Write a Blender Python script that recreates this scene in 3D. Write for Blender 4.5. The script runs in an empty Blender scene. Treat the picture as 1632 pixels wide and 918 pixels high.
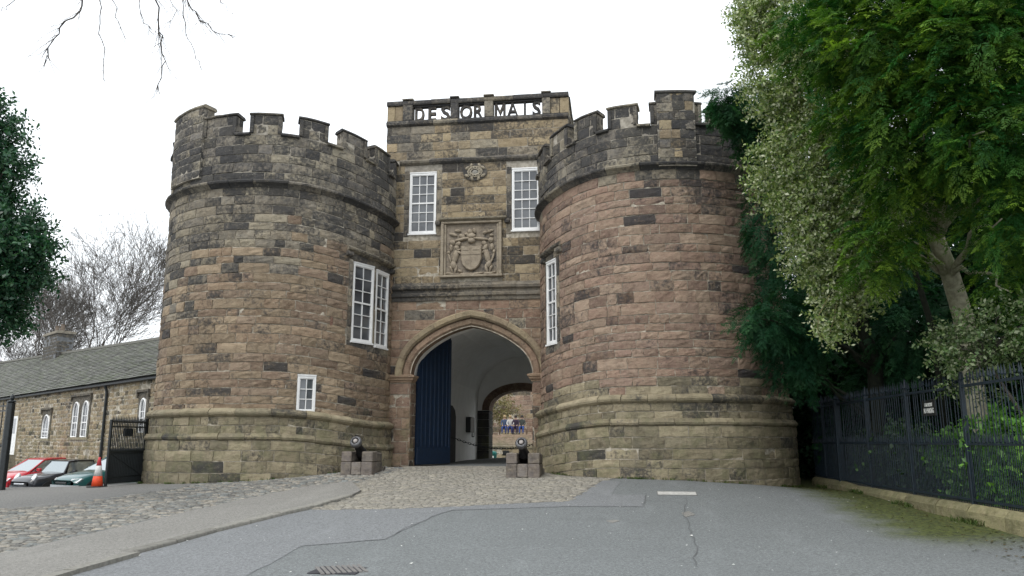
import bpy, bmesh, math, random
import numpy as np
from mathutils import Vector, Matrix, geometry

# ------------------------------------------------------------------ camera, world, sun, exposure
scene = bpy.context.scene
RND = random.Random(11)
NPR = np.random.default_rng(5)
PI = math.pi
rad = math.radians
EYE = Vector((0, 0, 1.6)); YAW = rad(7.5); PITCH = rad(11.0); FPX = 1250.0
cam_data = bpy.data.cameras.new('camera'); cam = bpy.data.objects.new('camera', cam_data)
scene.collection.objects.link(cam); scene.camera = cam
cam_data.sensor_width = 36; cam_data.lens = 36 * FPX / 1632; cam_data.clip_end = 4000; cam_data.clip_start = 0.05
scene.cycles.diffuse_bounces = 8
cam.location = EYE; cam.rotation_euler = (PI / 2 + PITCH, 0, YAW)

SUN_EL, SUN_AZ = rad(52), rad(200)          # azimuth clockwise from +Y: high, behind the camera
world = bpy.data.worlds.new('World'); scene.world = world; world.use_nodes = True
wn = world.node_tree; wn.nodes.clear()
sky = wn.nodes.new('ShaderNodeTexSky'); sky.sky_type = 'NISHITA'; sky.sun_disc = False
sky.sun_elevation = SUN_EL; sky.sun_rotation = SUN_AZ; sky.dust_density = 4; sky.air_density = 1.5
whiten = wn.nodes.new('ShaderNodeMix'); whiten.data_type = 'RGBA'   # a closed layer of bright cloud in front of the clear sky
whiten.inputs['Factor'].default_value = 0.9
whiten.inputs['B'].default_value = (9.5, 9.9, 10.3, 1)
bg = wn.nodes.new('ShaderNodeBackground'); bg.inputs['Strength'].default_value = 0.12
wo = wn.nodes.new('ShaderNodeOutputWorld')
wn.links.new(sky.outputs[0], whiten.inputs['A']); wn.links.new(whiten.outputs['Result'], bg.inputs['Color'])
wn.links.new(bg.outputs[0], wo.inputs['Surface'])
sun_data = bpy.data.lights.new('sun', 'SUN'); sun_data.energy = 0.9; sun_data.angle = rad(25); sun_data.color = (1, .975, .94)
sun = bpy.data.objects.new('sun', sun_data); scene.collection.objects.link(sun)
sd = Vector((math.sin(SUN_AZ) * math.cos(SUN_EL), math.cos(SUN_AZ) * math.cos(SUN_EL), math.sin(SUN_EL)))
sun.rotation_euler = sd.to_track_quat('Z', 'Y').to_euler()
scene.view_settings.view_transform = 'Standard'; scene.view_settings.look = 'None'
scene.view_settings.exposure = 0.5; scene.view_settings.gamma = 1.0; scene.view_settings.use_curve_mapping = False

# ------------------------------------------------------------------ measuring helpers (used once, to find where things stand)
FW = Vector((-math.sin(YAW) * math.cos(PITCH), math.cos(YAW) * math.cos(PITCH), math.sin(PITCH)))
RT = Vector((math.cos(YAW), math.sin(YAW), 0)); UP = RT.cross(FW)
def ray(x, y): return FW + RT * ((x - 816) / FPX) - UP * ((y - 459) / FPX)
def at(x, y, d): return EYE + ray(x, y) * d
def at_Y(x, y, Y): r = ray(x, y); return EYE + r * (Y / r.y)
def at_Z(x, y, Z): r = ray(x, y); return EYE + r * ((Z - EYE.z) / r.z)

# ------------------------------------------------------------------ materials
MATS = {}
class NT:
    def __init__(s, name):
        s.m = bpy.data.materials.new(name); s.m.use_nodes = True; s.t = s.m.node_tree
        s.b = s.t.nodes['Principled BSDF']; s.out = s.t.nodes['Material Output']
        MATS[name] = s.m
    def n(s, typ, **kw):
        nd = s.t.nodes.new('ShaderNode' + typ)
        for k, v in kw.items():
            if k.startswith('i_'): 
                key = k[2:]; key = int(key) if key.isdigit() else key.replace('_', ' ')
                s.put(nd.inputs[key], v)
            else: setattr(nd, k, v)
        return nd
    def put(s, sock, v):
        if hasattr(v, 'is_output'): s.t.links.new(v, sock)
        elif isinstance(v, tuple) and len(v) == 3 and sock.type == 'RGBA': sock.default_value = (*v, 1)
        else: sock.default_value = v
    def mix(s, f, a, b, blend='MIX'):
        nd = s.t.nodes.new('ShaderNodeMix'); nd.data_type = 'RGBA'; nd.blend_type = blend; nd.clamp_factor = True
        s.put(nd.inputs[0], f); s.put(nd.inputs[6], a); s.put(nd.inputs[7], b); return nd.outputs[2]
    def math(s, op, a, b=0.0, c=None, clamp=False):
        nd = s.t.nodes.new('ShaderNodeMath'); nd.operation = op; nd.use_clamp = clamp
        s.put(nd.inputs[0], a); s.put(nd.inputs[1], b)
        if c is not None: s.put(nd.inputs[2], c)
        return nd.outputs[0]
    def noise(s, scale, detail=4, rough=.55, vec=None, dist=0.0):
        nd = s.t.nodes.new('ShaderNodeTexNoise'); nd.inputs['Scale'].default_value = scale
        nd.inputs['Detail'].default_value = detail; nd.inputs['Roughness'].default_value = rough; nd.inputs['Distortion'].default_value = dist
        s.put(nd.inputs['Vector'], vec if vec is not None else s.pos()); return nd.outputs['Fac']
    def pos(s):
        if not hasattr(s, '_p'): s._p = s.t.nodes.new('ShaderNodeNewGeometry').outputs['Position']
        return s._p
    def scaled(s, x, y, z):
        nd = s.t.nodes.new('ShaderNodeVectorMath'); nd.operation = 'MULTIPLY'; s.put(nd.inputs[0], s.pos()); nd.inputs[1].default_value = (x, y, z)
        return nd.outputs[0]
    def ramp(s, f, lo, hi): 
        nd = s.t.nodes.new('ShaderNodeMapRange'); nd.interpolation_type = 'SMOOTHSTEP'; s.put(nd.inputs[0], f)
        nd.inputs[1].default_value = lo; nd.inputs[2].default_value = hi; return nd.outputs[0]
    def attr(s, name='tint'):
        nd = s.t.nodes.new('ShaderNodeAttribute'); nd.attribute_name = name; return nd
    def bump(s, h, strength=.5, dist=.01, normal=None):
        nd = s.t.nodes.new('ShaderNodeBump'); nd.inputs['Strength'].default_value = strength; nd.inputs['Distance'].default_value = dist
        s.put(nd.inputs['Height'], h)
        if normal is not None: s.put(nd.inputs['Normal'], normal)
        return nd.outputs[0]
    def end(s, color=None, rough=None, normal=None, metal=None, spec=None):
        if color is not None: s.put(s.b.inputs['Base Color'], color)
        if rough is not None: s.put(s.b.inputs['Roughness'], rough)
        if normal is not None: s.put(s.b.inputs['Normal'], normal)
        if metal is not None: s.put(s.b.inputs['Metallic'], metal)
        if spec is not None: s.put(s.b.inputs['Specular IOR Level'], spec)
        return s.m

def stone_material(name, relief=1.0, mossy=0.0):
    k = NT(name); a = k.attr()
    col = a.outputs['Color']; soot = a.outputs['Alpha']
    off = k.n('VectorMath', operation='SCALE', i_0=col); off.inputs['Scale'].default_value = 61.0            # every block has a grain of its own
    own = k.n('VectorMath', operation='ADD', i_0=k.pos(), i_1=off.outputs[0]).outputs[0]
    fine = k.noise(38, 5, .65); mid = k.noise(7, 6, .65, vec=own); big = k.noise(1.6, 5, .6)
    bed = k.n('VectorMath', operation='MULTIPLY', i_0=own, i_1=(4, 4, 26)).outputs[0]
    layer = k.noise(1.0, 5, .6, vec=bed)                       # bedding lines of the sandstone
    c = k.mix(k.math('MULTIPLY', k.ramp(mid, .35, .7), .55), col, k.mix(.5, col, (.40, .33, .23)))
    blot = k.noise(4.2, 6, .72, vec=own); c = k.mix(k.math('MULTIPLY', k.ramp(blot, .46, .68), .62), c, k.mix(1, c, (.46, .44, .43), 'MULTIPLY'))
    c = k.mix(k.math('MULTIPLY', k.ramp(k.noise(9, 5, .7, vec=own), .56, .7), .35), c, (.40, .35, .27))
    c = k.mix(k.math('MULTIPLY', k.ramp(layer, .5, .72), .45), c, k.mix(1, c, (.55, .5, .47), 'MULTIPLY'))
    # black crust: grows in patches, more of it where the stone's own soot value is high
    patch = k.noise(.75, 6, .68); grain = k.noise(11, 5, .7, vec=own)
    f_ = k.math('ADD', k.math('ADD', k.math('MULTIPLY', patch, .55), k.math('MULTIPLY', grain, .55)), k.math('MULTIPLY', soot, .42))
    crust = k.ramp(f_, .72, .88)
    streak = k.noise(1.0, 4, .6, vec=k.scaled(3.2, 3.2, .35))
    c = k.mix(k.math('MULTIPLY', crust, .84), c, (.042, .043, .046))
    c = k.mix(k.math('MULTIPLY', k.ramp(streak, .5, .75), k.math('MULTIPLY', soot, .7)), c, (.055, .056, .06))
    if mossy:
        z = k.n('SeparateXYZ', i_0=k.pos()).outputs[2]
        low = k.math('MULTIPLY', k.ramp(k.math('ADD', z, k.math('MULTIPLY', big, 1.2)), 3.5, 2.3), k.ramp(k.noise(2.4, 5, .6), .42, .68))
        c = k.mix(k.math('MULTIPLY', low, mossy), c, (.14, .145, .075))
    c = k.mix(k.math('MULTIPLY', k.ramp(fine, .45, .8), .35), c, k.mix(1, c, (.42, .4, .38), 'MULTIPLY'))
    spots = k.ramp(k.noise(16, 3, .5), .66, .74)
    c = k.mix(k.math('MULTIPLY', spots, .4), c, (.36, .34, .27))
    h = k.math('ADD', k.math('MULTIPLY', layer, .35), k.math('ADD', k.math('MULTIPLY', mid, 1.0), k.math('MULTIPLY', fine, .5)))
    return k.end(c, .92, k.bump(h, .75 * relief, .045), spec=.2)
stone_material('sandstone', 1.0, .5)
stone_material('carved_stone', .5, 0)

def simple(name, col, rough=.6, var=.15, scale=8, metal=0, bumpd=.004, spec=.5, var2=None):
    k = NT(name); nf = k.noise(scale, 5, .6)
    c = k.mix(k.ramp(nf, .3, .7), tuple(x * (1 - var) for x in col), tuple(min(1, x * (1 + var)) for x in col))
    if var2: c = k.mix(k.ramp(k.noise(scale * .3, 4, .6), .5, .75), c, var2)
    return k.end(c, rough, k.bump(k.noise(scale * 5, 3), .3, bumpd), metal, spec)

def tinted(name, rough=.8, var=.3, scale=20, bumpd=.006, spec=.4, bstr=.5):
    k = NT(name); a = k.attr(); nf = k.noise(scale, 5, .6)
    c = k.mix(k.ramp(nf, .35, .75), a.outputs['Color'], k.mix(1, a.outputs['Color'], (1 - var, 1 - var, 1 - var), 'MULTIPLY'))
    return k.end(c, rough, k.bump(nf, bstr, bumpd), spec=spec)

def mortar_material():
    k = NT('mortar'); n1 = k.noise(9, 5, .6); n2 = k.noise(1.2, 4)
    c = k.mix(k.ramp(n1, .3, .7), (.26, .23, .18), (.56, .51, .42))
    c = k.mix(k.math('MULTIPLY', k.ramp(n2, .45, .68), .6), c, (.13, .115, .10))
    z = k.n('SeparateXYZ', i_0=k.pos()).outputs[2]
    c = k.mix(k.math('MULTIPLY', k.ramp(k.math('ADD', z, k.math('MULTIPLY', n2, 2.5)), 8.5, 11.2), .35), c, (.22, .21, .195))
    return k.end(c, .95, k.bump(n1, .6, .02), spec=.1)
mortar_material()

def asphalt(name, base, old=0.0, moss=False):
    k = NT(name)
    sp = k.noise(130, 2, .8); s2 = k.noise(26, 3, .8); md = k.noise(14, 5, .6); bg_ = k.noise(.55, 6, .66); st = k.noise(1.0, 5, .65, vec=k.scaled(1.3, .35, 1))
    c = k.mix(k.ramp(sp, .3, .72), tuple(x * .5 for x in base), tuple(x * 1.4 for x in base))
    c = k.mix(k.math('MULTIPLY', k.ramp(s2, .40, .62), .7), c, tuple(x * .42 for x in base))
    c = k.mix(k.math('MULTIPLY', k.ramp(bg_, .42, .66), .22), c, tuple(x * .6 for x in base))
    c = k.mix(k.math('MULTIPLY', k.ramp(st, .52, .7), .16), c, tuple(x * 1.35 for x in base))
    damp = k.ramp(k.noise(1.0, 6, .7, vec=k.scaled(.8, 2.2, 1)), .6, .68); c = k.mix(k.math('MULTIPLY', damp, .16), c, tuple(x * .45 for x in base))
    if old:
        grit = k.ramp(k.noise(38, 2, .5), .67, .73); c = k.mix(k.math('MULTIPLY', grit, .6), c, (.38, .38, .36))
    if moss:      # moss and leaf mould that lies along the foot of the kerb
        xyz = k.n('SeparateXYZ', i_0=k.pos())
        dist = k.math('SUBTRACT', 5.55, xyz.outputs[0])
        dist = k.math('ADD', dist, k.math('MULTIPLY', k.noise(1.1, 5, .65), -1.7))
        m_ = k.ramp(dist, 1.0, -.35)
        m_ = k.math('MULTIPLY', m_, k.ramp(xyz.outputs[1], 11.5, 13.5))
        c = k.mix(k.math('MULTIPLY', m_, .92), c, k.mix(k.ramp(md, .35, .65), (.035, .045, .010), (.105, .125, .022)))
    return k.end(c, .88, k.bump(k.math('ADD', sp, k.math('MULTIPLY', md, .6)), .55, .008), spec=.3)
asphalt('asphalt_old', (.225, .24, .24), .6, True)
asphalt('asphalt_new', (.26, .27, .275))
asphalt('asphalt_crest', (.25, .245, .23))
asphalt('pavement', (.30, .29, .265))
tinted('cobble', .85, .45, 26, .01)
tinted('kerbstone', .9, .35, 14, .012)
simple('white_paint', (.80, .80, .79), .45, .05, 5)
simple('whitewash', (.86, .845, .81), .9, .04, 3, var2=(.80, .78, .73))
simple('iron_black', (.012, .016, .018), .45, .3, 12)
simple('iron_blue', (.008, .018, .028), .5, .3, 10)
simple('gun_iron', (.018, .018, .02), .42, .4, 14, .3)
simple('door_blue', (.003, .017, .046), .5, .22, 9)
simple('lead', (.12, .125, .13), .6, .2, 6)
simple('dark_wood', (.05, .035, .025), .7, .3, 12)
simple('earth', (.035, .030, .018), .95, .5, 5, bumpd=.03, var2=(.03, .04, .012))
simple('bark_grey', (.36, .34, .24), .9, .3, 9, bumpd=.02, var2=(.22, .25, .13))
simple('bark_shaded', (.018, .022, .012), .9, .4, 12, bumpd=.02)  # near-black: the shade of the wood is put into the bark colour
simple('bark_dark', (.075, .065, .055), .9, .35, 9, bumpd=.02)
simple('bark_far', (.11, .098, .085), .9, .3, 9)
simple('vine', (.20, .18, .08), .8, .3, 12)
simple('green_plastic', (.005, .14, .115), .45, .1, 6)
simple('recess_dark', (.03, .03, .035), .8, .3, 6)
simple('board_black', (.010, .012, .012), .5, .3, 6)
simple('rubber', (.015, .015, .016), .8, .2, 20)
simple('alloy', (.5, .5, .52), .35, .1, 20, .6)
simple('chrome', (.65, .66, .68), .2, .05, 20, .9)
simple('lamp_glass', (.75, .77, .78), .12, .05, 8)
simple('grey_plastic', (.33, .35, .36), .45, .08, 10)
simple('plate_white', (.75, .75, .7), .4, .03, 8)
simple('cone_orange', (.75, .075, .02), .5, .15, 9)
simple('cone_red', (.55, .05, .06), .5, .15, 9)
simple('cone_sleeve', (.62, .62, .60), .4, .12, 9)
for nm, c in (('paint_red', (.52, .015, .03)), ('paint_black', (.012, .014, .02)), ('paint_green', (.004, .085, .085))):
    k = NT(nm); k.end(k.mix(k.ramp(k.noise(3, 4), .3, .7), tuple(x * .9 for x in c), c), .28); k.b.inputs['Coat Weight'].default_value = .7; k.b.inputs['Coat Roughness'].default_value = .08
k = NT('window_glass'); k.end(k.mix(k.ramp(k.noise(.9, 3), .35, .65), (.035, .04, .048), (.10, .11, .12)), .07, k.bump(k.noise(2.5, 2), .12, .02), spec=.9)
k = NT('car_glass'); k.end((.36, .40, .41), .06, metal=.7, spec=1.0)
def leaf_material(name, rough=.5, trans=.3, spec=.4):
    k = NT(name); a = k.attr(); k.end(a.outputs['Color'], rough, spec=spec)
    tr = k.n('BsdfTranslucent', i_Color=k.mix(1, a.outputs['Color'], (1.1, 1.35, .5), 'MULTIPLY'))
    mx = k.n('MixShader', i_Fac=trans); k.t.links.new(k.b.outputs[0], mx.inputs[1]); k.t.links.new(tr.outputs[0], mx.inputs[2])
    k.t.links.new(mx.outputs[0], k.out.inputs[0])
leaf_material('needle', .65, .25, .25)
leaf_material('glossy_leaf', .38, .22, .5)
def slate_material():
    tinted('slate', .7, .35, 14, .008, .4)
slate_material()

# ------------------------------------------------------------------ object helpers
COL = scene.collection
def tag(o, label=None, cat=None, group=None, kind=None):
    if label: o['label'] = label
    if cat: o['category'] = cat
    if group: o['group'] = group
    if kind: o['kind'] = kind
    return o
def wpos(o):
    p = Vector((0, 0, 0))
    while o is not None: p += o.location; o = o.parent
    return p
def thing(name, loc, label, cat, group=None, rotz=0):
    o = bpy.data.objects.new(name, None); COL.objects.link(o); o.location = loc; o.rotation_euler = (0, 0, rotz); o.empty_display_size = .3
    return tag(o, label, cat, group)
def new_mesh(name, V, F, mat, tint=None, smooth=False):
    me = bpy.data.meshes.new(name)
    if isinstance(V, np.ndarray) and isinstance(F, np.ndarray):
        nv, nf, k = len(V), len(F), F.shape[1]
        me.vertices.add(nv); me.vertices.foreach_set('co', V.astype(np.float32).ravel())
        me.loops.add(nf * k); me.loops.foreach_set('vertex_index', F.astype(np.int32).ravel())
        me.polygons.add(nf); me.polygons.foreach_set('loop_start', np.arange(0, nf * k, k, dtype=np.int32))
        me.update(calc_edges=True)
    else:
        me.from_pydata([tuple(v) for v in V], [], [tuple(f) for f in F])
    for m in (mat if isinstance(mat, (list, tuple)) else [mat]): me.materials.append(MATS[m])
    if tint is not None:
        at_ = me.color_attributes.new('tint', 'FLOAT_COLOR', 'POINT')
        t = np.asarray(tint, dtype=np.float32)
        if t.ndim == 1:
            if len(t) == 3: t = np.append(t, 0).astype(np.float32)
            t = np.tile(t, (len(V), 1))
        elif t.shape[1] == 3: t = np.hstack([t, np.zeros((len(t), 1), np.float32)])
        at_.data.foreach_set('color', np.ascontiguousarray(t, dtype=np.float32).ravel())
    if smooth: me.polygons.foreach_set('use_smooth', np.ones(len(me.polygons), dtype=bool))
    me.update(); return me
def put(name, V, F, mat, parent=None, tint=None, smooth=False, local=False):
    """link V, F as one mesh object; world coordinates unless local"""
    if parent is not None and not local:
        p = wpos(parent)
        V = (V - np.array(p)) if isinstance(V, np.ndarray) else [Vector(v) - p for v in V]
    o = bpy.data.objects.new(name, new_mesh(name, V, F, mat, tint, smooth)); COL.objects.link(o); o.parent = parent
    return o
class MB:
    """collects boxes, prisms, tubes and lathes into one mesh"""
    def __init__(s): s.V = []; s.F = []
    def add(s, V, F):
        n = len(s.V); s.V += [Vector(v) for v in V]; s.F += [tuple(i + n for i in f) for f in F]; return s
    def box(s, x0, x1, y0, y1, z0, z1, M=None, taper=0):
        V = [Vector((x, y, z)) for z in (z0, z1) for y in (y0, y1) for x in (x0, x1)]
        if M is not None: V = [M @ v for v in V]
        return s.add(V, [(0, 2, 3, 1), (4, 5, 7, 6), (0, 1, 5, 4), (2, 6, 7, 3), (0, 4, 6, 2), (1, 3, 7, 5)])
    def bbox(s, x0, x1, y0, y1, z0, z1, b=.01, M=None):
        """box with chamfered edges"""
        bm = bmesh.new(); bmesh.ops.create_cube(bm, size=1)
        for v in bm.verts: v.co = Vector(((x0 + x1) / 2 + v.co.x * (x1 - x0), (y0 + y1) / 2 + v.co.y * (y1 - y0), (z0 + z1) / 2 + v.co.z * (z1 - z0)))
        bmesh.ops.bevel(bm, geom=bm.edges[:], offset=b, segments=1, affect='EDGES')
        bm.verts.index_update(); V = [v.co.copy() for v in bm.verts]; F = [[v.index for v in f.verts] for f in bm.faces]; bm.free()
        if M is not None: V = [M @ v for v in V]
        return s.add(V, F)
    def tube(s, pts, r, n=6, cap=True):
        pts = [Vector(p) for p in pts]; rs = r if isinstance(r, (list, tuple)) else [r] * len(pts)
        rings = []; base = len(s.V); V = []; F = []
        up = Vector((0, 0, 1)); prev = None
        for i, p in enumerate(pts):
            d = (pts[min(i + 1, len(pts) - 1)] - pts[max(i - 1, 0)]); d.normalize()
            if prev is None: a = d.orthogonal().normalized()
            else: a = (prev - d * prev.dot(d)); a = a.normalized() if a.length > 1e-6 else d.orthogonal().normalized()
            prev = a; b = d.cross(a)
            for j in range(n): t = 2 * PI * j / n; V.append(p + (a * math.cos(t) + b * math.sin(t)) * rs[i])
        for i in range(len(pts) - 1):
            for j in range(n): k = (j + 1) % n; F.append((i * n + j, i * n + k, (i + 1) * n + k, (i + 1) * n + j))
        if cap: F.append(tuple(range(n))[::-1]); F.append(tuple((len(pts) - 1) * n + j for j in range(n)))
        return s.add(V, F)
    def lathe(s, prof, n=16, M=None, close=True):
        V = []; F = []
        for (r, z) in prof:
            for j in range(n): t = 2 * PI * j / n; V.append(Vector((r * math.cos(t), r * math.sin(t), z)))
        for i in range(len(prof) - 1):
            for j in range(n): k = (j + 1) % n; F.append((i * n + j, i * n + k, (i + 1) * n + k, (i + 1) * n + j))
        if close: F.append(tuple(range(n))[::-1]); F.append(tuple((len(prof) - 1) * n + j for j in range(n)))
        if M is not None: V = [M @ v for v in V]
        return s.add(V, F)
    def prism(s, poly, d0, d1, M):
        """poly: list of (u,v); extruded along local w from d0 to d1; M maps (u, v, w) -> point"""
        n = len(poly); V = [M(u, v, d0) for u, v in poly] + [M(u, v, d1) for u, v in poly]
        F = [tuple(range(n))[::-1], tuple(range(n, 2 * n))] + [(i, (i + 1) % n, n + (i + 1) % n, n + i) for i in range(n)]
        return s.add(V, F)
    def obj(s, name, mat, parent=None, tint=None, smooth=False, local=False):
        return put(name, s.V, s.F, mat, parent, tint, smooth, local)
def copy_tree(o, parent=None, kids=None):
    kids = kids or KIDS()
    c = o.copy(); COL.objects.link(c); c.parent = parent
    for ch in kids.get(o.name, []): copy_tree(ch, c, kids)
    return c
def KIDS():
    d = {}
    for o in bpy.data.objects:
        if o.parent: d.setdefault(o.parent.name, []).append(o)
    return d
simple('slate_bed', (.05, .05, .05), .8, .2, 8)
simple('cover_pale', (.50, .49, .46), .7, .2, 12)
simple('tar', (.105, .108, .11), .8, .2, 30)
# ------------------------------------------------------------------ the lie of the land
LX, RX, TY, TR = -10.68, 1.34, 24.0, 3.58        # tower axes and radius
GY = 24.3                                         # face of the gate block
def ring(cx, th, r): t = rad(th); return (cx + r * math.sin(t), TY - r * math.cos(t))
CP = [(0, 0, 0), (0, 6, 0), (-5, 6, 0), (5, 6, .03), (0, 10, .03), (-4.5, 10, .03), (-8.5, 10.3, .02), (-13, 11, .05), (4, 11, .10), (-16, 14, .12), (-20, 16, .12),
      (-6.5, GY, .79), (-2.6, GY, .79), (-4.5, 30, .82), (-4.5, 38.3, .80), (-4.5, 42, .35), (-4.5, 46, .18), (-6, 52, .15), (-4.5, 60, .2), (-3.2, 19.0, .52), (-6.5, 19.5, .55), (-3.0, 15, .30), (-6, 15, .30),
      (-20, -15, 0), (15, -15, 0), (12, 4, .1)]
for th, z in ((-51, .69), (-17, .66), (2, .64), (32, .52), (54, .41), (80, .36)): CP.append((*ring(RX, th, 3.78), z))
for th, z in ((-70, .33), (-37, .40), (-12, .46), (15, .53), (40, .66), (75, .82)): CP.append((*ring(LX, th, 3.78), z))
def cpx(x, y, d): p = at(x, y, d); CP.append((p.x, p.y, p.z))
cpx(1632, 856, 11.5); cpx(1482, 815, 14.8); cpx(1341, 781, 20.0); cpx(0, 777, 22.4); cpx(90, 777, 22.0); cpx(180, 775, 21.6); cpx(0, 812, 16.5); cpx(200, 790, 18.2)
CP += [(-21.5, 25.5, -.42), (-18, 25.8, -.35), (-25, 29, -.55), (-33, 38, -.45), (-17, 31, -.35), (-30, 26, -.4), (-45, 45, -.5), (8, 14, .45), (8.5, 22, .55), (14, 18, .9), (14, 30, .9), (-60, 20, -.2)]
_c = np.array(CP); _n = len(_c)
def _U(r2): return r2 * np.log(np.maximum(r2, 1e-9)) * .5
_K = _U(((_c[:, None, :2] - _c[None, :, :2]) ** 2).sum(2)) + np.eye(_n) * .6
_P = np.hstack([np.ones((_n, 1)), _c[:, :2]])
_A = np.vstack([np.hstack([_K, _P]), np.hstack([_P.T, np.zeros((3, 3))])])
_w = np.linalg.solve(_A, np.concatenate([_c[:, 2], np.zeros(3)]))
def Hn(xy):
    xy = np.atleast_2d(np.asarray(xy, float)); out = np.empty(len(xy))
    for s in range(0, len(xy), 20000):
        b = xy[s:s + 20000]
        k = _U(((b[:, None, :] - _c[None, :, :2]) ** 2).sum(2))
        z = k @ _w[:_n] + _w[_n] + b @ _w[_n + 1:]
        d = np.hypot(b[:, 0] + 6, b[:, 1] - 20); f = np.clip((d - 38) / 40, 0, 1); f = f * f * (3 - 2 * f)
        out[s:s + 20000] = np.clip(z, -1.2, 1.6) * (1 - f)
    return out
def H(x, y): return float(Hn([(x, y)])[0])
def ground_px(x, y, lo=6.0, hi=45.0):
    ds = np.arange(lo, hi, .1); r = ray(x, y); P = np.array([EYE + r * float(d) for d in ds])
    g = P[:, 2] - Hn(P[:, :2]); i = int(np.argmax(g < 0)) if (g < 0).any() else len(ds) - 1
    return Vector((P[i][0], P[i][1], H(P[i][0], P[i][1])))

STEP = .3
gx = np.concatenate([-26 - 1.0 * np.cumsum(1.28 ** np.arange(24))[::-1], np.arange(-26, 12.01, STEP), 12.2 + np.cumsum(1.28 ** np.arange(24))])
gy = np.concatenate([1.9 - 1.0 * np.cumsum(1.28 ** np.arange(24))[::-1], np.arange(2.1, 36.01, STEP), 36.4 + np.cumsum(1.28 ** np.arange(24))])
GXX, GYY = np.meshgrid(gx, gy)
XY = np.stack([GXX.ravel(), GYY.ravel()], 1); ZZ = Hn(XY)
nx, ny = len(gx), len(gy)
ii, jj = np.meshgrid(np.arange(nx - 1), np.arange(ny - 1)); a_ = (jj * nx + ii).ravel()
Fg = np.stack([a_, a_ + 1, a_ + nx + 1, a_ + nx], 1)
tag(put('ground', np.column_stack([XY, ZZ]), Fg, 'asphalt_old', smooth=True), kind='structure')

def inside(poly, P):
    x, y = P[:, 0], P[:, 1]; r = np.zeros(len(P), bool); n = len(poly)
    for i in range(n):
        (x0, y0), (x1, y1) = poly[i], poly[i - 1]
        c = ((y0 > y) != (y1 > y)); t = (x1 - x0) * (y - y0) / ((y1 - y0) or 1e-9) + x0
        r ^= c & (x < t)
    return r
def resample(poly, step=.3, wob=0.0):
    out = []
    for i in range(len(poly)):
        a, b = Vector(poly[i]), Vector(poly[(i + 1) % len(poly)]); n = max(1, int((b - a).length / step))
        for k in range(n):
            p = a.lerp(b, k / n)
            if wob and k: p += Vector((RND.uniform(-wob, wob), RND.uniform(-wob, wob)))
            out.append((p.x, p.y))
    return out
def sheet(name, poly, off, mat, skirt=0, wob=0.0, parent=None):
    """a sheet laid over the ground inside poly (world x, y), off metres above it"""
    b = resample(poly, .3, wob); bx = np.array(b)
    m = (XY[:, 0] > bx[:, 0].min()) & (XY[:, 0] < bx[:, 0].max()) & (XY[:, 1] > bx[:, 1].min()) & (XY[:, 1] < bx[:, 1].max())
    inn = XY[m]; inn = inn[inside(b, inn)]
    d = np.sqrt(((inn[:, None, :] - bx[None]) ** 2).sum(2)).min(1) if len(inn) else np.zeros(0); inn = inn[d > .06]
    pts = [Vector(p) for p in b] + [Vector(p) for p in inn]; n = len(b)
    V2, E, F, *_ = geometry.delaunay_2d_cdt(pts, [(i, (i + 1) % n) for i in range(n)], [], 0, 1e-5)
    V2a = np.array([(v.x, v.y) for v in V2]); z = Hn(V2a)
    cent = np.array([V2a[list(f)].mean(0) for f in F]); keep = inside(b, cent)
    V = [(x, y, h + off) for (x, y), h in zip(V2a, z)]; Fk = [f for f, k_ in zip(F, keep) if k_]
    if skirt:
        s = len(V); zz = Hn(bx)
        V += [(x, y, h + off) for (x, y), h in zip(b, zz)] + [(x, y, h - skirt) for (x, y), h in zip(b, zz)]
        Fk += [(s + i, s + (i + 1) % n, s + n + (i + 1) % n, s + n + i) for i in range(n)]
    o = put(name, V, Fk, mat, parent)
    return tag(o, kind='structure') if parent is None else o
def gp(*pts): return [tuple(ground_px(x, y).xy) for x, y in pts]

SETT_POLY = gp((497, 813), (600, 812), (700, 809), (800, 804), (905, 800), (962, 766)) + [ring(RX, -20, 3.6), ring(RX, -60, 3.6), (-2.4, 24.6), (-6.6, 24.6)] + gp((642, 748), (601, 760.5), (562, 772), (577, 785), (560, 794))
COB_POLY = gp((-60, 905), (0, 889), (120, 862), (298, 820), (487, 779), (560, 771), (600, 760), (640, 748)) + [ring(LX, 80, 3.6), ring(LX, 40, 3.6), ring(LX, 10, 3.6)] + gp((330, 770), (285, 778), (200, 791), (100, 806), (0, 813), (-60, 815))
PAV_POLY = gp((-60, 905), (0, 889), (120, 862), (298, 820), (487, 779), (560, 771), (575, 785), (560, 793), (497, 811), (446, 823), (343, 849), (206, 887), (100, 918), (-40, 960))
NEW_POLY = gp((100, 918), (206, 887), (343, 849), (446, 823), (497, 813), (600, 812), (700, 809), (800, 804), (905, 800), (962, 766), (990, 768), (975, 789), (1030, 790), (1024, 808), (900, 809), (720, 814), (690, 824), (612, 862), (480, 872), (380, 925), (300, 960), (90, 960))
CREST_POLY = gp((-60, 815), (0, 813), (100, 806), (200, 791), (285, 778), (330, 770)) + [ring(LX, -20, 3.6), ring(LX, -60, 3.6), (-14.6, 23.4), (-17, 24), (-24, 22)]
sheet('tarmac_patch', NEW_POLY, .005, 'asphalt_new', wob=.015)
sheet('tarmac_crest', CREST_POLY, .005, 'asphalt_crest', wob=.02)
pav = sheet('pavement', PAV_POLY, .055, 'pavement', skirt=.05, wob=.012)
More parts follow.
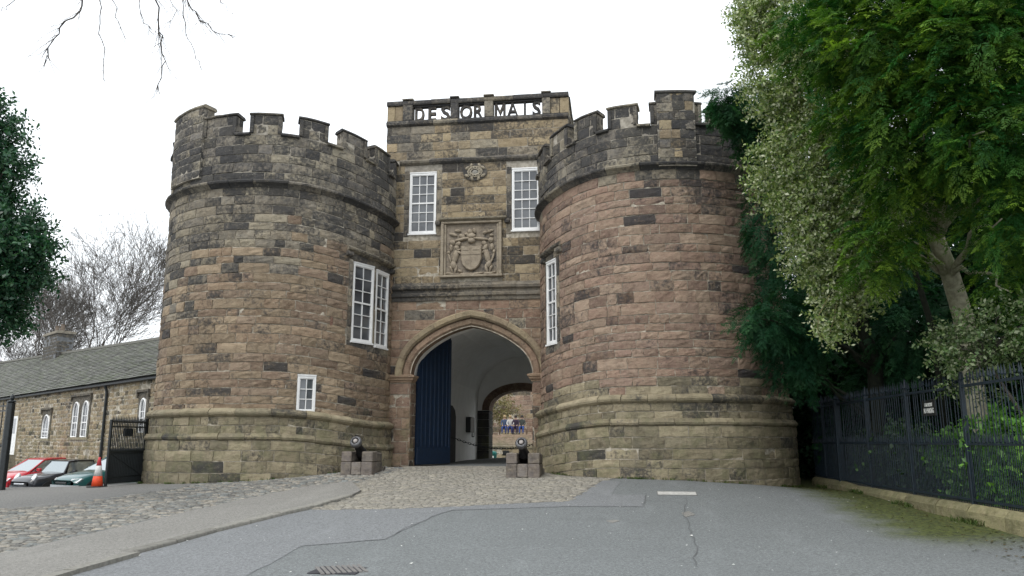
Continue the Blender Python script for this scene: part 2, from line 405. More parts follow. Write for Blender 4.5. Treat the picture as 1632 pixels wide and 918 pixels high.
# dressed kerb stones along the road side of the pavement
edge = [Vector(p) for p in gp((560, 793), (497, 811), (446, 823), (343, 849), (206, 887), (100, 918), (-40, 960))]
L_ = 0
for a, b in zip(edge[:-1], edge[1:]):
    n = max(1, round((b - a).length / .95)); d = (b - a).normalized(); q = Vector((d.y, -d.x))
    if q.y > 0: q = -q
    for i in range(n):
        p0 = a.lerp(b, i / n) + d * .008; p1 = a.lerp(b, (i + 1) / n) - d * .008
        V = []; 
        for k_, (p, off) in enumerate(((p0, 0), (p1, 0))):
            h = H(p.x, p.y); j = RND.uniform(-.006, .006)
            for w_, z_ in ((-.16, -.06), (-.16, .060), (.0, .060 + j), (.022, .048 + j), (.03, .02), (.03, -.06)): V.append((p.x + q.x * w_, p.y + q.y * w_, h + z_ + j))
        F = [(i_, i_ + 1, 6 + i_ + 1, 6 + i_) for i_ in range(5)] + [(5, 4, 3, 2, 1, 0), (6, 7, 8, 9, 10, 11)]
        g = RND.uniform(.8, 1.1); put('kerb_stone', V, F, 'kerbstone', pav, (.26 * g, .25 * g, .22 * g))

# ------------------------------------------------------------------ cobbles and setts
def dome(c, ex, ey, hgt, jit, rnd, flat=.62, sq=.8):
    """low rounded stone: c centre (Vector), ex, ey half-axis vectors in the ground plane"""
    V = []; n = 8
    for (s, z) in ((1.0, -.03), (.97, hgt * .45), (flat, hgt)):
        for k_ in range(n):
            t = 2 * PI * k_ / n; cx, sy = math.cos(t), math.sin(t)
            m = 1 / max(abs(cx), abs(sy)) ** sq
            V.append(c + ex * (cx * m * s + rnd.uniform(-jit, jit)) + ey * (sy * m * s + rnd.uniform(-jit, jit)) + Vector((0, 0, z)))
    F = [(r * n + k_, r * n + (k_ + 1) % n, (r + 1) * n + (k_ + 1) % n, (r + 1) * n + k_) for r in (0, 1) for k_ in range(n)] + [tuple(16 + k_ for k_ in range(n))]
    return V, F
def pave(name, poly, rows_dir, su, sv, mat_bed, hgt, jit, pal, bond, skew=0):
    bed = sheet(name, poly, .006, mat_bed, wob=.0)
    d = Vector(rows_dir).normalized(); q = Vector((-d.y, d.x)); P = [Vector(p) for p in poly]
    us = [p.dot(d) for p in P]; vs = [p.dot(q) for p in P]; cells = []; v = min(vs); r = 0
    while v < max(vs):
        hv = sv * RND.uniform(.85, 1.15); u = min(us) - RND.random() * su
        while u < max(us):
            wu = su * RND.uniform(.7, 1.3); c = d * (u + wu / 2) + q * (v + hv / 2); cells.append((c.x + RND.uniform(-skew, skew), c.y + RND.uniform(-skew, skew), wu, hv)); u += wu
        v += hv; r += 1
    A = np.array(cells); ok = inside(poly, A[:, :2])
    tw = np.hypot(A[:, 0] - LX, A[:, 1] - TY) > TR + .33; tw &= np.hypot(A[:, 0] - RX, A[:, 1] - TY) > TR + .33
    A = A[ok & tw]; z = Hn(A[:, :2])
    dist = np.hypot(A[:, 0], A[:, 1])
    # seen in the frame only
    vis = np.array([(abs((Vector((x, y, 0)).dot(RT)) / max(.1, Vector((x, y, 0)).dot(FW))) < .70) for x, y in A[:, :2]])
    order = np.argsort(np.where(vis, dist / np.sqrt(A[:, 2] * A[:, 3]), 1e6)); top = set(order[:300].tolist())
    SV, SF, ST = [], [], []
    ex3, ey3 = Vector((d.x, d.y, 0)), Vector((q.x, q.y, 0))
    for i, (x, y, wu, hv) in enumerate(A):
        c = RND.choice(pal); g = RND.uniform(.88, 1.1) if bond else RND.uniform(.75, 1.18); t = (c[0] * g, c[1] * g, c[2] * g)
        V, F = dome(Vector((x, y, z[i] + .004)), ex3 * (wu / 2 - .007), ey3 * (hv / 2 - .007), hgt * RND.uniform(.6, 1.3), jit, RND, .88 if bond else .76, 1.0 if bond else .82)
        if i in top: put('sett' if bond else 'cobble', V, F, 'cobble', bed, t, True)
        else:
            n = len(SV); SV += V; SF += [tuple(k_ + n for k_ in f) for f in F]; ST += [(*t, 0)] * len(V)
    o = put('setts_beyond' if bond else 'cobbles_beyond', SV, SF, 'cobble', bed, ST, True); o['kind'] = 'stuff'
    return bed
simple('joint_grit', (.15, .14, .118), .95, .35, 30)
pave('setts', SETT_POLY, (1, .02), .19, .115, 'joint_grit', .013, .03, [(.30, .28, .235), (.34, .315, .26), (.26, .245, .21), (.31, .29, .25)], True)
pave('cobbles', COB_POLY, (1, .35), .175, .115, 'joint_grit', .022, .09, [(.24, .235, .21), (.30, .285, .25), (.19, .185, .17), (.34, .31, .26), (.21, .22, .21)], False, .02)

# tar seams along cracks and patch edges
def seam(pts, w):
    P = [Vector(q) for q in gp(*pts)]; Q = []
    for a, b in zip(P[:-1], P[1:]):
        n = max(2, int((b - a).length / .3)); Q += [a.lerp(b, i / n) + Vector((RND.gauss(0, .022), RND.gauss(0, .022))) for i in range(n)]
    Q.append(P[-1]); V = []
    for i, q in enumerate(Q):
        d = (Q[min(i + 1, len(Q) - 1)] - Q[max(0, i - 1)]).normalized(); nrm = Vector((-d.y, d.x)); ww = w * RND.uniform(.3, 1.2)
        for sg in (-1, 1): p_ = q + nrm * ww * sg; V.append((p_.x, p_.y, H(p_.x, p_.y) + .013))
    tag(put('tar_seam', V, [(2 * i, 2 * i + 1, 2 * i + 3, 2 * i + 2) for i in range(len(Q) - 1)], 'tar'), kind='structure')
seam([(1094, 794), (1090, 818), (1104, 850), (1110, 905)], .006); seam([(480, 872), (612, 862), (690, 824), (720, 814), (900, 809), (1024, 808), (1030, 790)], .006); seam([(1030, 800), (1092, 803)], .007)
# small things set in the road
def slab(name, corners, off, mat, label, cat, thick=.02, tint=None):
    P = [ground_px(x, y) for x, y in corners]; n = len(P); c = sum((p for p in P), Vector()) / n
    r = thing(name, c, label, cat)
    V = [p + Vector((0, 0, off)) for p in P] + [p + Vector((0, 0, -thick)) for p in P]
    put('plate', V, [tuple(range(n))] + [(i, n + i, n + (i + 1) % n, (i + 1) % n) for i in range(n)], mat, r, tint)
    return r, P
s_, P_ = slab('access_cover', [(1047, 784), (1109, 785), (1111, 790), (1048, 790)], .008, 'cover_pale', 'pale rectangular access cover set in the tarmac before right tower', 'cover')
mb = MB()
for a, b in zip(P_, P_[1:] + P_[:1]): mb.tube([a + Vector((0, 0, .006)), b + Vector((0, 0, .006))], .012, 4)
mb.obj('rim', 'kerbstone', s_, (.2, .2, .19))
slab('stop_tap_cover', [(1086, 818), (1098, 816), (1108, 822), (1092, 826)], .008, 'pavement', 'small worn pale stop tap cover beside the crack in the tarmac', 'cover')
slab('worn_patch_plate', [(966, 831), (980, 829), (988, 832), (976, 834)], .007, 'pavement', 'tiny oval pale plate set in the road near the middle', 'cover')
# iron drain grating at the very bottom edge
gr = ground_px(545, 910); g_ = thing('drain_grating', gr, 'ribbed iron drain grating sunk in the tarmac at the bottom edge', 'grating')
zz_ = H(gr.x, gr.y); MB().box(gr.x - .33, gr.x + .27, gr.y - .3, gr.y + .33, zz_ - .05, zz_ + .006).obj('frame', 'recess_dark', g_)
for i in range(9):
    x_ = gr.x - .29 + i * .065; MB().bbox(x_, x_ + .045, gr.y - .27, gr.y + .30, zz_ - .01, zz_ + .014, .005, Matrix.Translation(gr) @ Matrix.Rotation(.5, 4, 'Z') @ Matrix.Translation(-gr)).obj('rib', 'kerbstone', g_, (.20, .19, .18))
# pale flecks of grit and petals on the tarmac
fv, ff = [], []
for i in range(330):
    x_, y_ = RND.uniform(-7, 7), RND.uniform(8, 21); z_ = H(x_, y_) + .012; s = RND.uniform(.006, .022) * (1.6 if RND.random() < .08 else 1); a = RND.random() * 6
    n = len(fv); fv += [(x_ + s * math.cos(a + k_ * 2.1) * RND.uniform(.6, 1.4), y_ + s * math.sin(a + k_ * 2.1), z_ + RND.uniform(0, s * .6)) for k_ in range(3)]; ff.append((n, n + 1, n + 2))
tag(put('litter_flecks', fv, ff, 'plate_white'), 'pale grit and petal flecks scattered over the tarmac', 'litter', kind='stuff')
# ------------------------------------------------------------------ masonry
PAL = {
 'plinth': ([(.27, .245, .175), (.32, .29, .21), (.21, .195, .145), (.35, .315, .23), (.24, .22, .16)], (.05, .65), .05),
 'brown': ([(.27, .21, .155), (.30, .245, .18), (.225, .175, .135), (.33, .27, .20), (.25, .20, .155)], (0, .55), .03),
 'pink': ([(.285, .21, .168), (.315, .24, .19), (.25, .185, .152), (.335, .265, .21), (.275, .21, .172)], (0, .55), .04),
 'grey': ([(.23, .215, .18), (.28, .255, .205), (.19, .18, .155), (.31, .285, .225)], (.3, .75), .08),
 'top': ([(.21, .20, .175), (.26, .245, .205), (.165, .16, .148), (.30, .28, .225)], (.45, .85), .12),
 'tan': ([(.36, .305, .21), (.33, .275, .19), (.29, .245, .175), (.38, .325, .23)], (.15, .7), .2),
 'red': ([(.265, .19, .148), (.295, .22, .168), (.225, .165, .132), (.315, .24, .18)], (.05, .45), .06),
 'buff': ([(.36, .31, .22), (.33, .28, .195), (.31, .26, .19)], (0, .3), 0),
}
def stone_tint(zone):
    pal, (s0, s1), blk = PAL[zone]; c = RND.choice(pal); g = RND.uniform(.78, 1.18)
    s = RND.uniform(s0, s1); 
    if RND.random() < blk: s = RND.uniform(.55, .85); g *= .66
    g *= .92; l = (c[0] + c[1] + c[2]) / 3; c = [l + (x - l) * 1.2 for x in c]; c = [c[0] * 1.03, c[1] * 1.005, c[2] * 1.01]; return (c[0] * g, c[1] * g, c[2] * g, s)
class Masonry:
    def __init__(s): s.items = []
    def stone(s, mapf, quad, v0, v1, zone, w=.02, rough=.012, tint=None):
        """one block: quad = (u0 bottom, u1 bottom, u0 top, u1 top)"""
        a0, a1, b0, b1 = quad; wid = (a1 - a0 + b1 - b0) / 2
        if wid < .05 or v1 - v0 < .04: return
        nu = 4 if wid > .35 else 3; nv = 3; g = .009
        dw = w * .4 + RND.uniform(-.004, .012) - (RND.uniform(.008, .016) if RND.random() < .14 else 0); tilt = RND.uniform(-.008, .008); V = []; idx = {}
        dv0, dv1 = RND.uniform(0, .009), RND.uniform(0, .009)
        for j in range(nv + 1):
            for i in range(nu + 1):
                fu, fv = i / nu, j / nv; u0 = a0 + (b0 - a0) * fv + g; u1 = a1 + (b1 - a1) * fv - g
                ed = (i in (0, nu)) + (j in (0, nv)); u = u0 + (u1 - u0) * fu; v = v0 + g + dv0 + (v1 - v0 - 2 * g - dv0 - dv1) * fv
                jt = rough * (.9 if ed else .6); ww = dw + tilt * (fv - .5) * 2
                if ed == 2: ww -= .007
                elif ed == 1: ww -= .003
                else: ww += RND.uniform(-.3, 1) * rough
                idx[i, j] = len(V); V.append(mapf(u + RND.uniform(-jt, jt) * (1 if ed else .3), v + RND.uniform(-jt, jt) * (.8 if ed else .3), ww + RND.uniform(-.4, .4) * rough))
        F = [(idx[i, j], idx[i + 1, j], idx[i + 1, j + 1], idx[i, j + 1]) for i in range(nu) for j in range(nv)]
        per = [(i, 0) for i in range(nu)] + [(nu, j) for j in range(nv)] + [(i, nv) for i in range(nu, 0, -1)] + [(0, j) for j in range(nv, 0, -1)]
        n0 = len(V)
        for (i, j) in per:
            fu, fv = i / nu, j / nv; u0 = a0 + (b0 - a0) * fv + g; u1 = a1 + (b1 - a1) * fv - g
            V.append(mapf(u0 + (u1 - u0) * fu, v0 + g + (v1 - v0 - 2 * g) * fv, -.03))
        m = len(per)
        F += [(n0 + k_, n0 + (k_ + 1) % m, idx[per[(k_ + 1) % m]], idx[per[k_]]) for k_ in range(m)]
        c = sum(V[:n0], Vector()) / n0; nrm = (V[idx[1, 1]] - V[idx[0, 1]]).cross(V[idx[0, 2]] - V[idx[0, 1]])
        d = c - EYE; nrm = nrm.normalized(); face = -nrm.dot(d.normalized())
        s.items.append((wid * (v1 - v0) * max(face, 0) / d.length_squared, V, F, tint or stone_tint(zone)))
    def rows(s, mapf, u0, u1, v0, v1, zone, holes=(), clip=None, ch=(.21, .30), sw=(.35, .95), w=.02, rough=.012):
        """courses between v0 and v1; holes: (u0, u1, v0, v1); clip(v) -> list of (ua, ub) intervals that stay open; zone may be a function of v and u"""
        n = max(1, round((v1 - v0) / ((ch[0] + ch[1]) / 2))); hs = [RND.uniform(*ch) for _ in range(n)]; k_ = (v1 - v0) / sum(hs); v = v0
        for hh in hs:
            hh *= k_; va, vb = v, v + hh; v = vb
            u = u0 - RND.random() * sw[0]; cuts = [u0]
            while True:
                u += RND.uniform(*sw) * (1 if RND.random() > .25 else .62)
                if u > u1 - .15: break
                if u > u0 + .12: cuts.append(u)
            cuts.append(u1)
            for a, b in zip(cuts[:-1], cuts[1:]):
                segs = [(a, b, a, b)]
                for (h0, h1, h2, h3) in holes:
                    if min(vb, h3) - max(va, h2) < .3 * hh: continue
                    out = []
                    for q in segs:
                        if q[1] <= h0 or q[0] >= h1: out.append(q); continue
                        if q[0] < h0 - .05: out.append((q[0], h0, q[2], h0))
                        if q[1] > h1 + .05: out.append((h1, q[1], h1, q[3]))
                    segs = out
                if clip:
                    out = []
                    ca, cb = clip(va), clip(vb)
                    for q in segs:
                        if ca is None and cb is None: out.append(q); continue
                        A = ca or (cb[0] + .15, cb[1] - .15); B = cb or (ca[0] + (ca[1] - ca[0]) * .5,) * 2
                        if B[0] > B[1]: B = ((B[0] + B[1]) / 2,) * 2
                        L_ = (q[0], min(q[1], A[0]), q[2], min(q[3], B[0])); R_ = (max(q[0], A[1]), q[1], max(q[2], B[1]), q[3])
                        for z_ in (L_, R_):
                            if z_[1] - z_[0] > .03 or z_[3] - z_[2] > .03:
                                out.append((min(z_[0], z_[1] - .01), z_[1], min(z_[2], z_[3] - .01), z_[3]) if z_ is L_ else (z_[0], max(z_[1], z_[0] + .01), z_[2], max(z_[3], z_[2] + .01)))
                    segs = out
                for q in segs:
                    zn = zone((va + vb) / 2, (q[0] + q[1]) / 2) if callable(zone) else zone
                    s.stone(mapf, q, va, vb, zn, w, rough)
    def build(s, parent, limit=300, name='stone', mat='sandstone'):
        s.items.sort(key=lambda t: -t[0])
        for (_, V, F, t) in s.items[:limit]: put(name, V, F, mat, parent, t)
        rest = s.items[limit:]
        if rest:
            SV, SF, ST = [], [], []
            for (_, V, F, t) in rest:
                n = len(SV); SV += V; SF += [tuple(i + n for i in f) for f in F]; ST += [t] * len(V)
            o = put('masonry', SV, SF, mat, parent, ST); o['kind'] = 'stuff'

def sash(parent, P0, ex, en, w, h, nx, ny, mid=True, name='window', frame=.055, mat='white_paint', sill=True):
    """white sash window standing on P0 (bottom centre); ex along its width, en outward"""
    ez = Vector((0, 0, 1)); M = lambda u, v, d: P0 + ex * u + ez * v + en * d
    def bar(mb, u0, u1, v0, v1, d0, d1): mb.prism([(u0, v0), (u1, v0), (u1, v1), (u0, v1)], d0, d1, M)
    f = MB(); hw = w / 2
    bar(f, -hw, -hw + frame, 0, h, -.05, .03); bar(f, hw - frame, hw, 0, h, -.05, .03)
    bar(f, -hw + frame, hw - frame, h - frame * 1.2, h, -.05, .03); bar(f, -hw + frame, hw - frame, 0, frame * 1.1, -.05, .03)
    if sill: bar(f, -hw - .03, hw + .03, -.05, -.002, -.03, .07); bar(f, -hw - .005, hw + .005, h + .001, h + .035, -.02, .045)
    win = f.obj(name, mat, parent)
    iw, ih, v0 = w - 2 * frame - .05, h - 2.3 * frame - .05, frame * 1.1 + .025
    g = MB(); bt = .011
    for s_ in (-1, 1): bar(g, s_ * (iw / 2 + .0125) - .0125, s_ * (iw / 2 + .0125) + .0125, v0 - .024, v0 + ih + .024, -.05, .012)
    bar(g, -iw / 2, iw / 2, v0 - .024, v0, -.05, .012); bar(g, -iw / 2, iw / 2, v0 + ih, v0 + ih + .024, -.05, .012)
    for i in range(1, nx): u = -iw / 2 + iw * i / nx; bar(g, u - bt, u + bt, v0, v0 + ih, -.04, .006)
    for j in range(1, ny):
        v = v0 + ih * j / ny; t = .024 if (mid and j * 2 == ny) else bt; bar(g, -iw / 2, iw / 2, v - t, v + t, -.045, .008 if t < .02 else .014)
    g.obj('glazing_bar_grid', mat, win)
    pw, ph = iw / nx, ih / ny; me = None
    for i in range(nx):
        for j in range(ny):
            c = M(-iw / 2 + pw * (i + .5), v0 + ph * (j + .5), -.025); tw = RND.uniform(-.012, .012); tv = RND.uniform(-.012, .012)
            V = [ex * (a * pw / 2) + ez * (b * ph / 2) + en * (a * tw + b * tv + d_) for d_ in (0, -.008) for a, b in ((-1, -1), (1, -1), (1, 1), (-1, 1))]
            o = put('pane', V, [(0, 1, 2, 3), (7, 6, 5, 4), (0, 4, 5, 1), (1, 5, 6, 2), (2, 6, 7, 3), (3, 7, 4, 0)], 'window_glass', win, local=True); o.location = c - wpos(win)
    return win

def ss(t): t = min(1, max(0, t)); return t * t * (3 - 2 * t)
def tower(root, cx, gate_side, s2, s1, s3, sill, top, merlons, holes, zonef, base):
    """round tower on (cx, TY); angles in degrees, 0 faces the forecourt; holes: (a0, a1, v0, v1)"""
    def dip(a): return -.30 * ss((a * gate_side - rad(20)) / rad(60))
    def mp(off):
        def f(u, v, w):
            a = u / TR; r = TR + off + w; return Vector((cx + r * math.sin(a), TY - r * math.cos(a), v + dip(a)))
        return f
    U = lambda a: rad(a) * TR
    A0, A1 = (-118, 105) if gate_side > 0 else (-105, 118)
    core = MB()
    for (z0, z1, off) in ((base - .5, s2, .15), (s2, s1, .085), (s1, s3, 0), (s3, sill, .03)):
        hs = [h for h in holes if h[2] < z1 and h[3] > z0]
        an = sorted(set([a for a in range(-180, 181, 6)] + [x for h in hs for x in h[:2]])); zs = sorted(set([z0, z1] + [min(z1, max(z0, x)) for h in hs for x in h[2:]]))
        f = mp(off)
        for a, b in zip(an[:-1], an[1:]):
            for c, d in zip(zs[:-1], zs[1:]):
                if any(h[0] - .01 <= a and b <= h[1] + .01 and h[2] - .001 <= c and d <= h[3] + .001 for h in hs): continue
                core.add([f(U(a), c, -.012), f(U(b), c, -.012), f(U(b), d, -.012), f(U(a), d, -.012)], [(0, 1, 2, 3)])
    f = mp(0)
    for (a0, a1, v0, v1) in holes:       # reveals of the window openings
        mid = (a0 + a1) / 2
        P = [(a0, v0), (mid, v0), (a1, v0), (a1, v1), (mid, v1), (a0, v1)]
        for (p, q) in zip(P, P[1:] + P[:1]): core.add([f(U(p[0]), p[1], 0), f(U(q[0]), q[1], 0), f(U(q[0]), q[1], -.3), f(U(p[0]), p[1], -.3)], [(0, 1, 2, 3)])
        core.add([f(U(a0), v0, -.22), f(U(mid), v0, -.22), f(U(a1), v0, -.22), f(U(a1), v1, -.22), f(U(mid), v1, -.22), f(U(a0), v1, -.22)], [tuple(range(6))])
    for a in range(-180, 180, 6):        # inner face and top of the parapet, tower roof
        b = a + 6; core.add([f(U(a), sill, .03), f(U(b), sill, .03), f(U(b), sill, -.42), f(U(a), sill, -.42), f(U(a), s3 + .3, -.42), f(U(b), s3 + .3, -.42), Vector((cx, TY, s3 + .3))], [(0, 1, 2, 3), (3, 2, 5, 4), (4, 5, 6)])
    core.obj('core_wall', 'mortar', root)
    ms = Masonry(); hu = [(U(h[0]) - .0, U(h[1]) + .0, h[2], h[3]) for h in holes]
    sur = [(U(h[0]) - .16, U(h[1]) + .16, h[2] - .02, h[3] + .22) for h in holes if h[3] - h[2] > 1.5] + [(U(h[0]), U(h[1]), h[2] - .05, h[3] + .04) for h in holes if h[3] - h[2] <= 1.5]
    ms.rows(mp(.15), U(A0), U(A1), base - .3, s2 - .10, 'plinth', ch=(.24, .33), sw=(.4, 1.0))
    ms.rows(mp(.085), U(A0), U(A1), s2 + .02, s1 - .12, 'plinth', ch=(.2, .26), sw=(.25, .7))
    ms.rows(mp(0), U(A0), U(A1), s1 + .02, s3 - .14, zonef, sur, ch=(.20, .30), rough=.016)
    ms.rows(mp(.03), U(A0), U(A1), s3 + .02, sill, 'top', ch=(.24, .30), sw=(.4, .95), rough=.012)
    ms.build(root)
    def ring_stone(name, a0, a1, prof, off, tint, mat='sandstone', par=root):
        ff = mp(off); n = max(2, int((a1 - a0) / 3.5)); V = []; k_ = len(prof)
        jv = RND.uniform(-.012, .012); jw = RND.uniform(-.012, .012)
        for i in range(n + 1):
            a = a0 + (a1 - a0) * i / n
            e = RND.uniform(-.006, .006)
            for (w, v) in prof: V.append(ff(U(a), v + jv * .5 + e, w + (jw + e if w > 0 else 0)))
        F = [(i * k_ + j, (i + 1) * k_ + j, (i + 1) * k_ + (j + 1) % k_, i * k_ + (j + 1) % k_) for i in range(n) for j in range(k_)] + [tuple(range(k_))[::-1], tuple(n * k_ + j for j in range(k_))]
        return put(name, V, F, mat, par, tint, False)
    def ring(name, prof, off, zone, w=(9, 15), skip=()):
        a = A0 + RND.random() * 5
        while a < A1 - 3:
            b = min(A1, a + RND.uniform(*w))
            if not any(a < h1 and b > h0 for h0, h1 in skip): ring_stone(name, a + .09, b - .09, prof, off, stone_tint(zone))
            a = b
    ring('string_stone', [(-.05, s1 - .14), (.0, s1 - .14), (.05, s1 - .12), (.12, s1 - .07), (.14, s1 - .02), (.13, s1 + .02), (.02, s1 + .10), (-.05, s1 + .10)], .06, 'plinth')
    ring('string_stone', [(-.05, s2 - .11), (.0, s2 - .11), (.07, s2 - .06), (.085, s2 - .01), (.02, s2 + .09), (-.05, s2 + .09)], .13, 'plinth')
    ring('string_stone', [(-.05, s3 - .16), (.0, s3 - .16), (.03, s3 - .13), (.07, s3 - .10), (.15, s3 - .05), (.165, s3 - .005), (.15, s3 + .02), (.03, s3 + .07), (-.05, s3 + .07)], .02, 'top', (10, 16))
    def merlon(a0, a1, zt, proj=0.03, cap=.09, stack=False):
        ff = mp(proj); c = MB(); n = max(2, int((a1 - a0) / 4)); V = []
        zb = sill - (.0 if not stack else 1.2)
        for i in range(n + 1):
            a = U(a0 + (a1 - a0) * i / n)
            for (w, v) in ((-.40, zb), (0, zb), (0, zt - cap), (-.40, zt - cap)): V.append(ff(a, v, w))
        F = [(i * 4 + j, (i + 1) * 4 + j, (i + 1) * 4 + (j + 1) % 4, i * 4 + (j + 1) % 4) for i in range(n) for j in range(4)] + [(3, 2, 1, 0), tuple(n * 4 + j for j in range(4))]
        m = put('merlon', V, F, 'mortar', root)
        st = Masonry(); st.rows(ff, U(a0) - .01, U(a1) + .01, zb + .01, zt - cap - .005, 'top', ch=(.22, .28), sw=(.3, .6), w=.022)
        # returns: the ends of the merlon are stones too
        for (aa, sg) in ((a0, -1), (a1, 1)):
            o = Vector((math.sin(rad(aa)), -math.cos(rad(aa)), 0)); t = Vector((math.cos(rad(aa)), math.sin(rad(aa)), 0)) * sg
            base_ = Vector((cx, TY, 0)) + o * (TR + proj); dz = Vector((0, 0, dip(rad(aa))))
            st.rows(lambda u, v, w, o=o, t=t, b=base_, dz=dz: b + o * (u if sg < 0 else -u) * 1.0 + t * w + Vector((0, 0, v)) + dz, (-.40 if sg < 0 else 0), (0 if sg < 0 else .40), zb + .01, zt - cap - .005, 'top', ch=(.24, .3), sw=(.4, .5), w=.006)
        st.build(m)
        k_ = [(-.44, zt - cap), (.035, zt - cap), (.065, zt - cap * .75), (.06, zt - cap * .35), (.0, zt), (-.40, zt), (-.46, zt - cap * .5)]
        da = math.degrees(.05 / TR)
        ring_stone('coping', a0 - da, a1 + da, k_, proj, stone_tint('top'), par=m)
        if not stack:           # roll moulding that returns down both sides of the merlon
            for aa in (a0 + .5, a1 - .5):
                ring_stone('side_roll', aa - .8, aa + .8, [(.0, zb + .06), (.045, zb + .06), (.055, zb + .12), (.055, zt - cap - .03), (.0, zt - cap - .004)], proj, stone_tint('top'), par=m)
    gaps = []
    for i, (a0, a1, zt, st) in enumerate(merlons): merlon(a0, a1, zt, .13 if st else .03, .11 if st else .09, st)
    reg = sorted((m[0], m[1]) for m in merlons)
    for (p, q) in zip(reg[:-1], reg[1:]):
        if q[0] - p[1] > 1.2: ring_stone('crenel_sill', p[1] + .2, q[0] - .2, [(-.44, sill + .005), (.04, sill - .03), (.10, sill - .02), (.11, sill + .02), (.03, sill + .075), (-.44, sill + .09)], .03, stone_tint('top'))
    return mp, ring_stone, dip, U

def window_trim(root, mp, ring_stone, a0, a1, v0, v1):
    """dark dressed surround and hood moulding of a tower window"""
    U = lambda a: rad(a) * TR; f = mp(0); ms = Masonry(); d = .15
    for (ua, ub) in ((U(a0) - d, U(a0)), (U(a1), U(a1) + d)):
        v = v0 - .02
        while v < v1 - .1:
            h = min(RND.uniform(.32, .6), v1 - v); ms.stone(f, (ua, ub, ua, ub), v, v + h, 'grey', .03, .008); v += h
    n = 3
    for i in range(n):
        a, b = U(a0) - d + (U(a1) - U(a0) + 2 * d) * i / n, U(a0) - d + (U(a1) - U(a0) + 2 * d) * (i + 1) / n; ms.stone(f, (a, b, a, b), v1, v1 + .2, 'grey', .035, .008); ms.stone(f, (a, b, a, b), v0 - .26, v0 - .02, 'grey', .02, .008)
    ms.build(root, name='surround_stone')
    da = math.degrees(.26 / TR)
    ring_stone('hood_mould', a0 - da, a1 + da, [(.0, v1 + .20), (.05, v1 + .21), (.15, v1 + .26), (.17, v1 + .31), (.12, v1 + .35), (.0, v1 + .40)], 0, stone_tint('top'))
    for aa in (a0 - da + 1.2, a1 + da - 1.2): ring_stone('label_stop', aa - 1.6, aa + 1.6, [(.0, v1 + .06), (.08, v1 + .06), (.13, v1 + .10), (.12, v1 + .198), (.0, v1 + .198)], 0, stone_tint('top'))

# the tower left of the gate
def zone_left(v, u):
    t = (v - 5.3) / 2.8 + RND.uniform(-.3, .3) - (.25 if u > 1.6 else 0) + (.35 if u < -1.2 else 0)
    return 'grey' if t > .5 else 'brown'
LT = thing('round_tower', (LX, TY, .4), 'round stone gatehouse tower left of the arch, with a small low white window', 'tower')
mp, rs, dip, U = tower(LT, LX, 1, 1.70, 2.36, 8.92, 10.34, 10.98,
    [(-78, -60, 10.98, False), (-19.5, -2.4, 11.04, False), (5, 18.6, 11.04, False), (27.2, 40, 11.02, False), (48, 61.3, 11.02, False), (68.4, 80.5, 11.02, False), (88, 100, 11.0, False), (-47, -19.8, 11.44, True)],
    [(57, 71.2, 4.70, 7.10), (73.2, 86.5, 4.70, 7.10), (31.9, 40.3, 2.40, 3.46)], zone_left, .45)
def tower_window(root, cx, mp, dip, a0, a1, v0, v1, nx, ny, mid=True):
    a = rad((a0 + a1) / 2); ha = rad(a1 - a0) / 2; o = Vector((math.sin(a), -math.cos(a), 0)); ex = Vector((math.cos(a), math.sin(a), 0))
    P0 = Vector((cx, TY, 0)) + o * (TR * math.cos(ha) - .005) + Vector((0, 0, v0 + dip(a) + .02)); return sash(root, P0, ex, o, 2 * TR * math.sin(ha) * .985, v1 - v0 - .05, nx, ny, mid)
tower_window(LT, LX, mp, dip, 57, 71.2, 4.70, 7.10, 2, 6); tower_window(LT, LX, mp, dip, 73.2, 86.5, 4.70, 7.10, 2, 6)
tower_window(LT, LX, mp, dip, 31.9, 40.3, 2.40, 3.46, 2, 3, False)
window_trim(LT, mp, rs, 57, 86.5, 4.70, 7.10)
m_ = Masonry()
for v in (4.7, 5.2, 5.8, 6.4): m_.stone(mp(0), (U(71.3), U(73.1), U(71.3), U(73.1)), v, v + (.5 if v < 5 else .6), 'grey', .03, .004)
m_.build(LT, name='mullion_stone')
m_ = Masonry(); m_.stone(mp(0), (U(45.6), U(47.0), U(45.6), U(47.0)), 4.95, 5.30, 'red', .03, .006, (.20, .11, .085, 0)); m_.build(LT, name='inset_stone')

# the tower right of the gate
def zone_right(v, u):
    t = (v - 8.2) / 1.2 + RND.uniform(-.4, .4) + (.35 if u > 2.4 else 0)
    return 'grey' if t > .5 else ('plinth' if v < 3.1 and RND.random() < .7 else 'pink')
RT_ = thing('round_tower', (RX, TY, .4), 'round stone gatehouse tower right of the arch, half hidden by dark evergreens', 'tower')
mp, rs, dip, U = tower(RT_, RX, -1, 2.06, 2.66, 8.90, 10.00, 10.70,
    [(-96, -84, 10.68, False), (-77, -65, 10.68, False), (-57.5, -45, 10.72, False), (-39.4, -28, 10.72, False), (-22, -9.6, 10.70, False), (-3.4, 18, 10.68, False), (24, 36, 10.66, False), (43, 56, 10.66, False), (64, 78, 10.66, False), (-.8, 15, 10.97, True)],
    [(-66.0, -55.4, 4.52, 6.98)], zone_right, .4)
tower_window(RT_, RX, mp, dip, -66.0, -55.4, 4.52, 6.98, 2, 6)
window_trim(RT_, mp, rs, -66.0, -55.4, 4.52, 6.98)
# buff replacement stones of the chimney breast and the small vent below it
m_ = Masonry()
fz = mp(.135); v = 9.02
while v < 10.7:
    cuts = [-.2, RND.uniform(4, 7), RND.uniform(8, 11), 14.4]
    for a, b in zip(cuts[:-1], cuts[1:]): m_.stone(fz, (U(a), U(b), U(a), U(b)), v, v + .27, RND.choice(['buff', 'tan', 'top']), .022, .006)
    v += .27
m_.build(RT_, name='breast_stone')
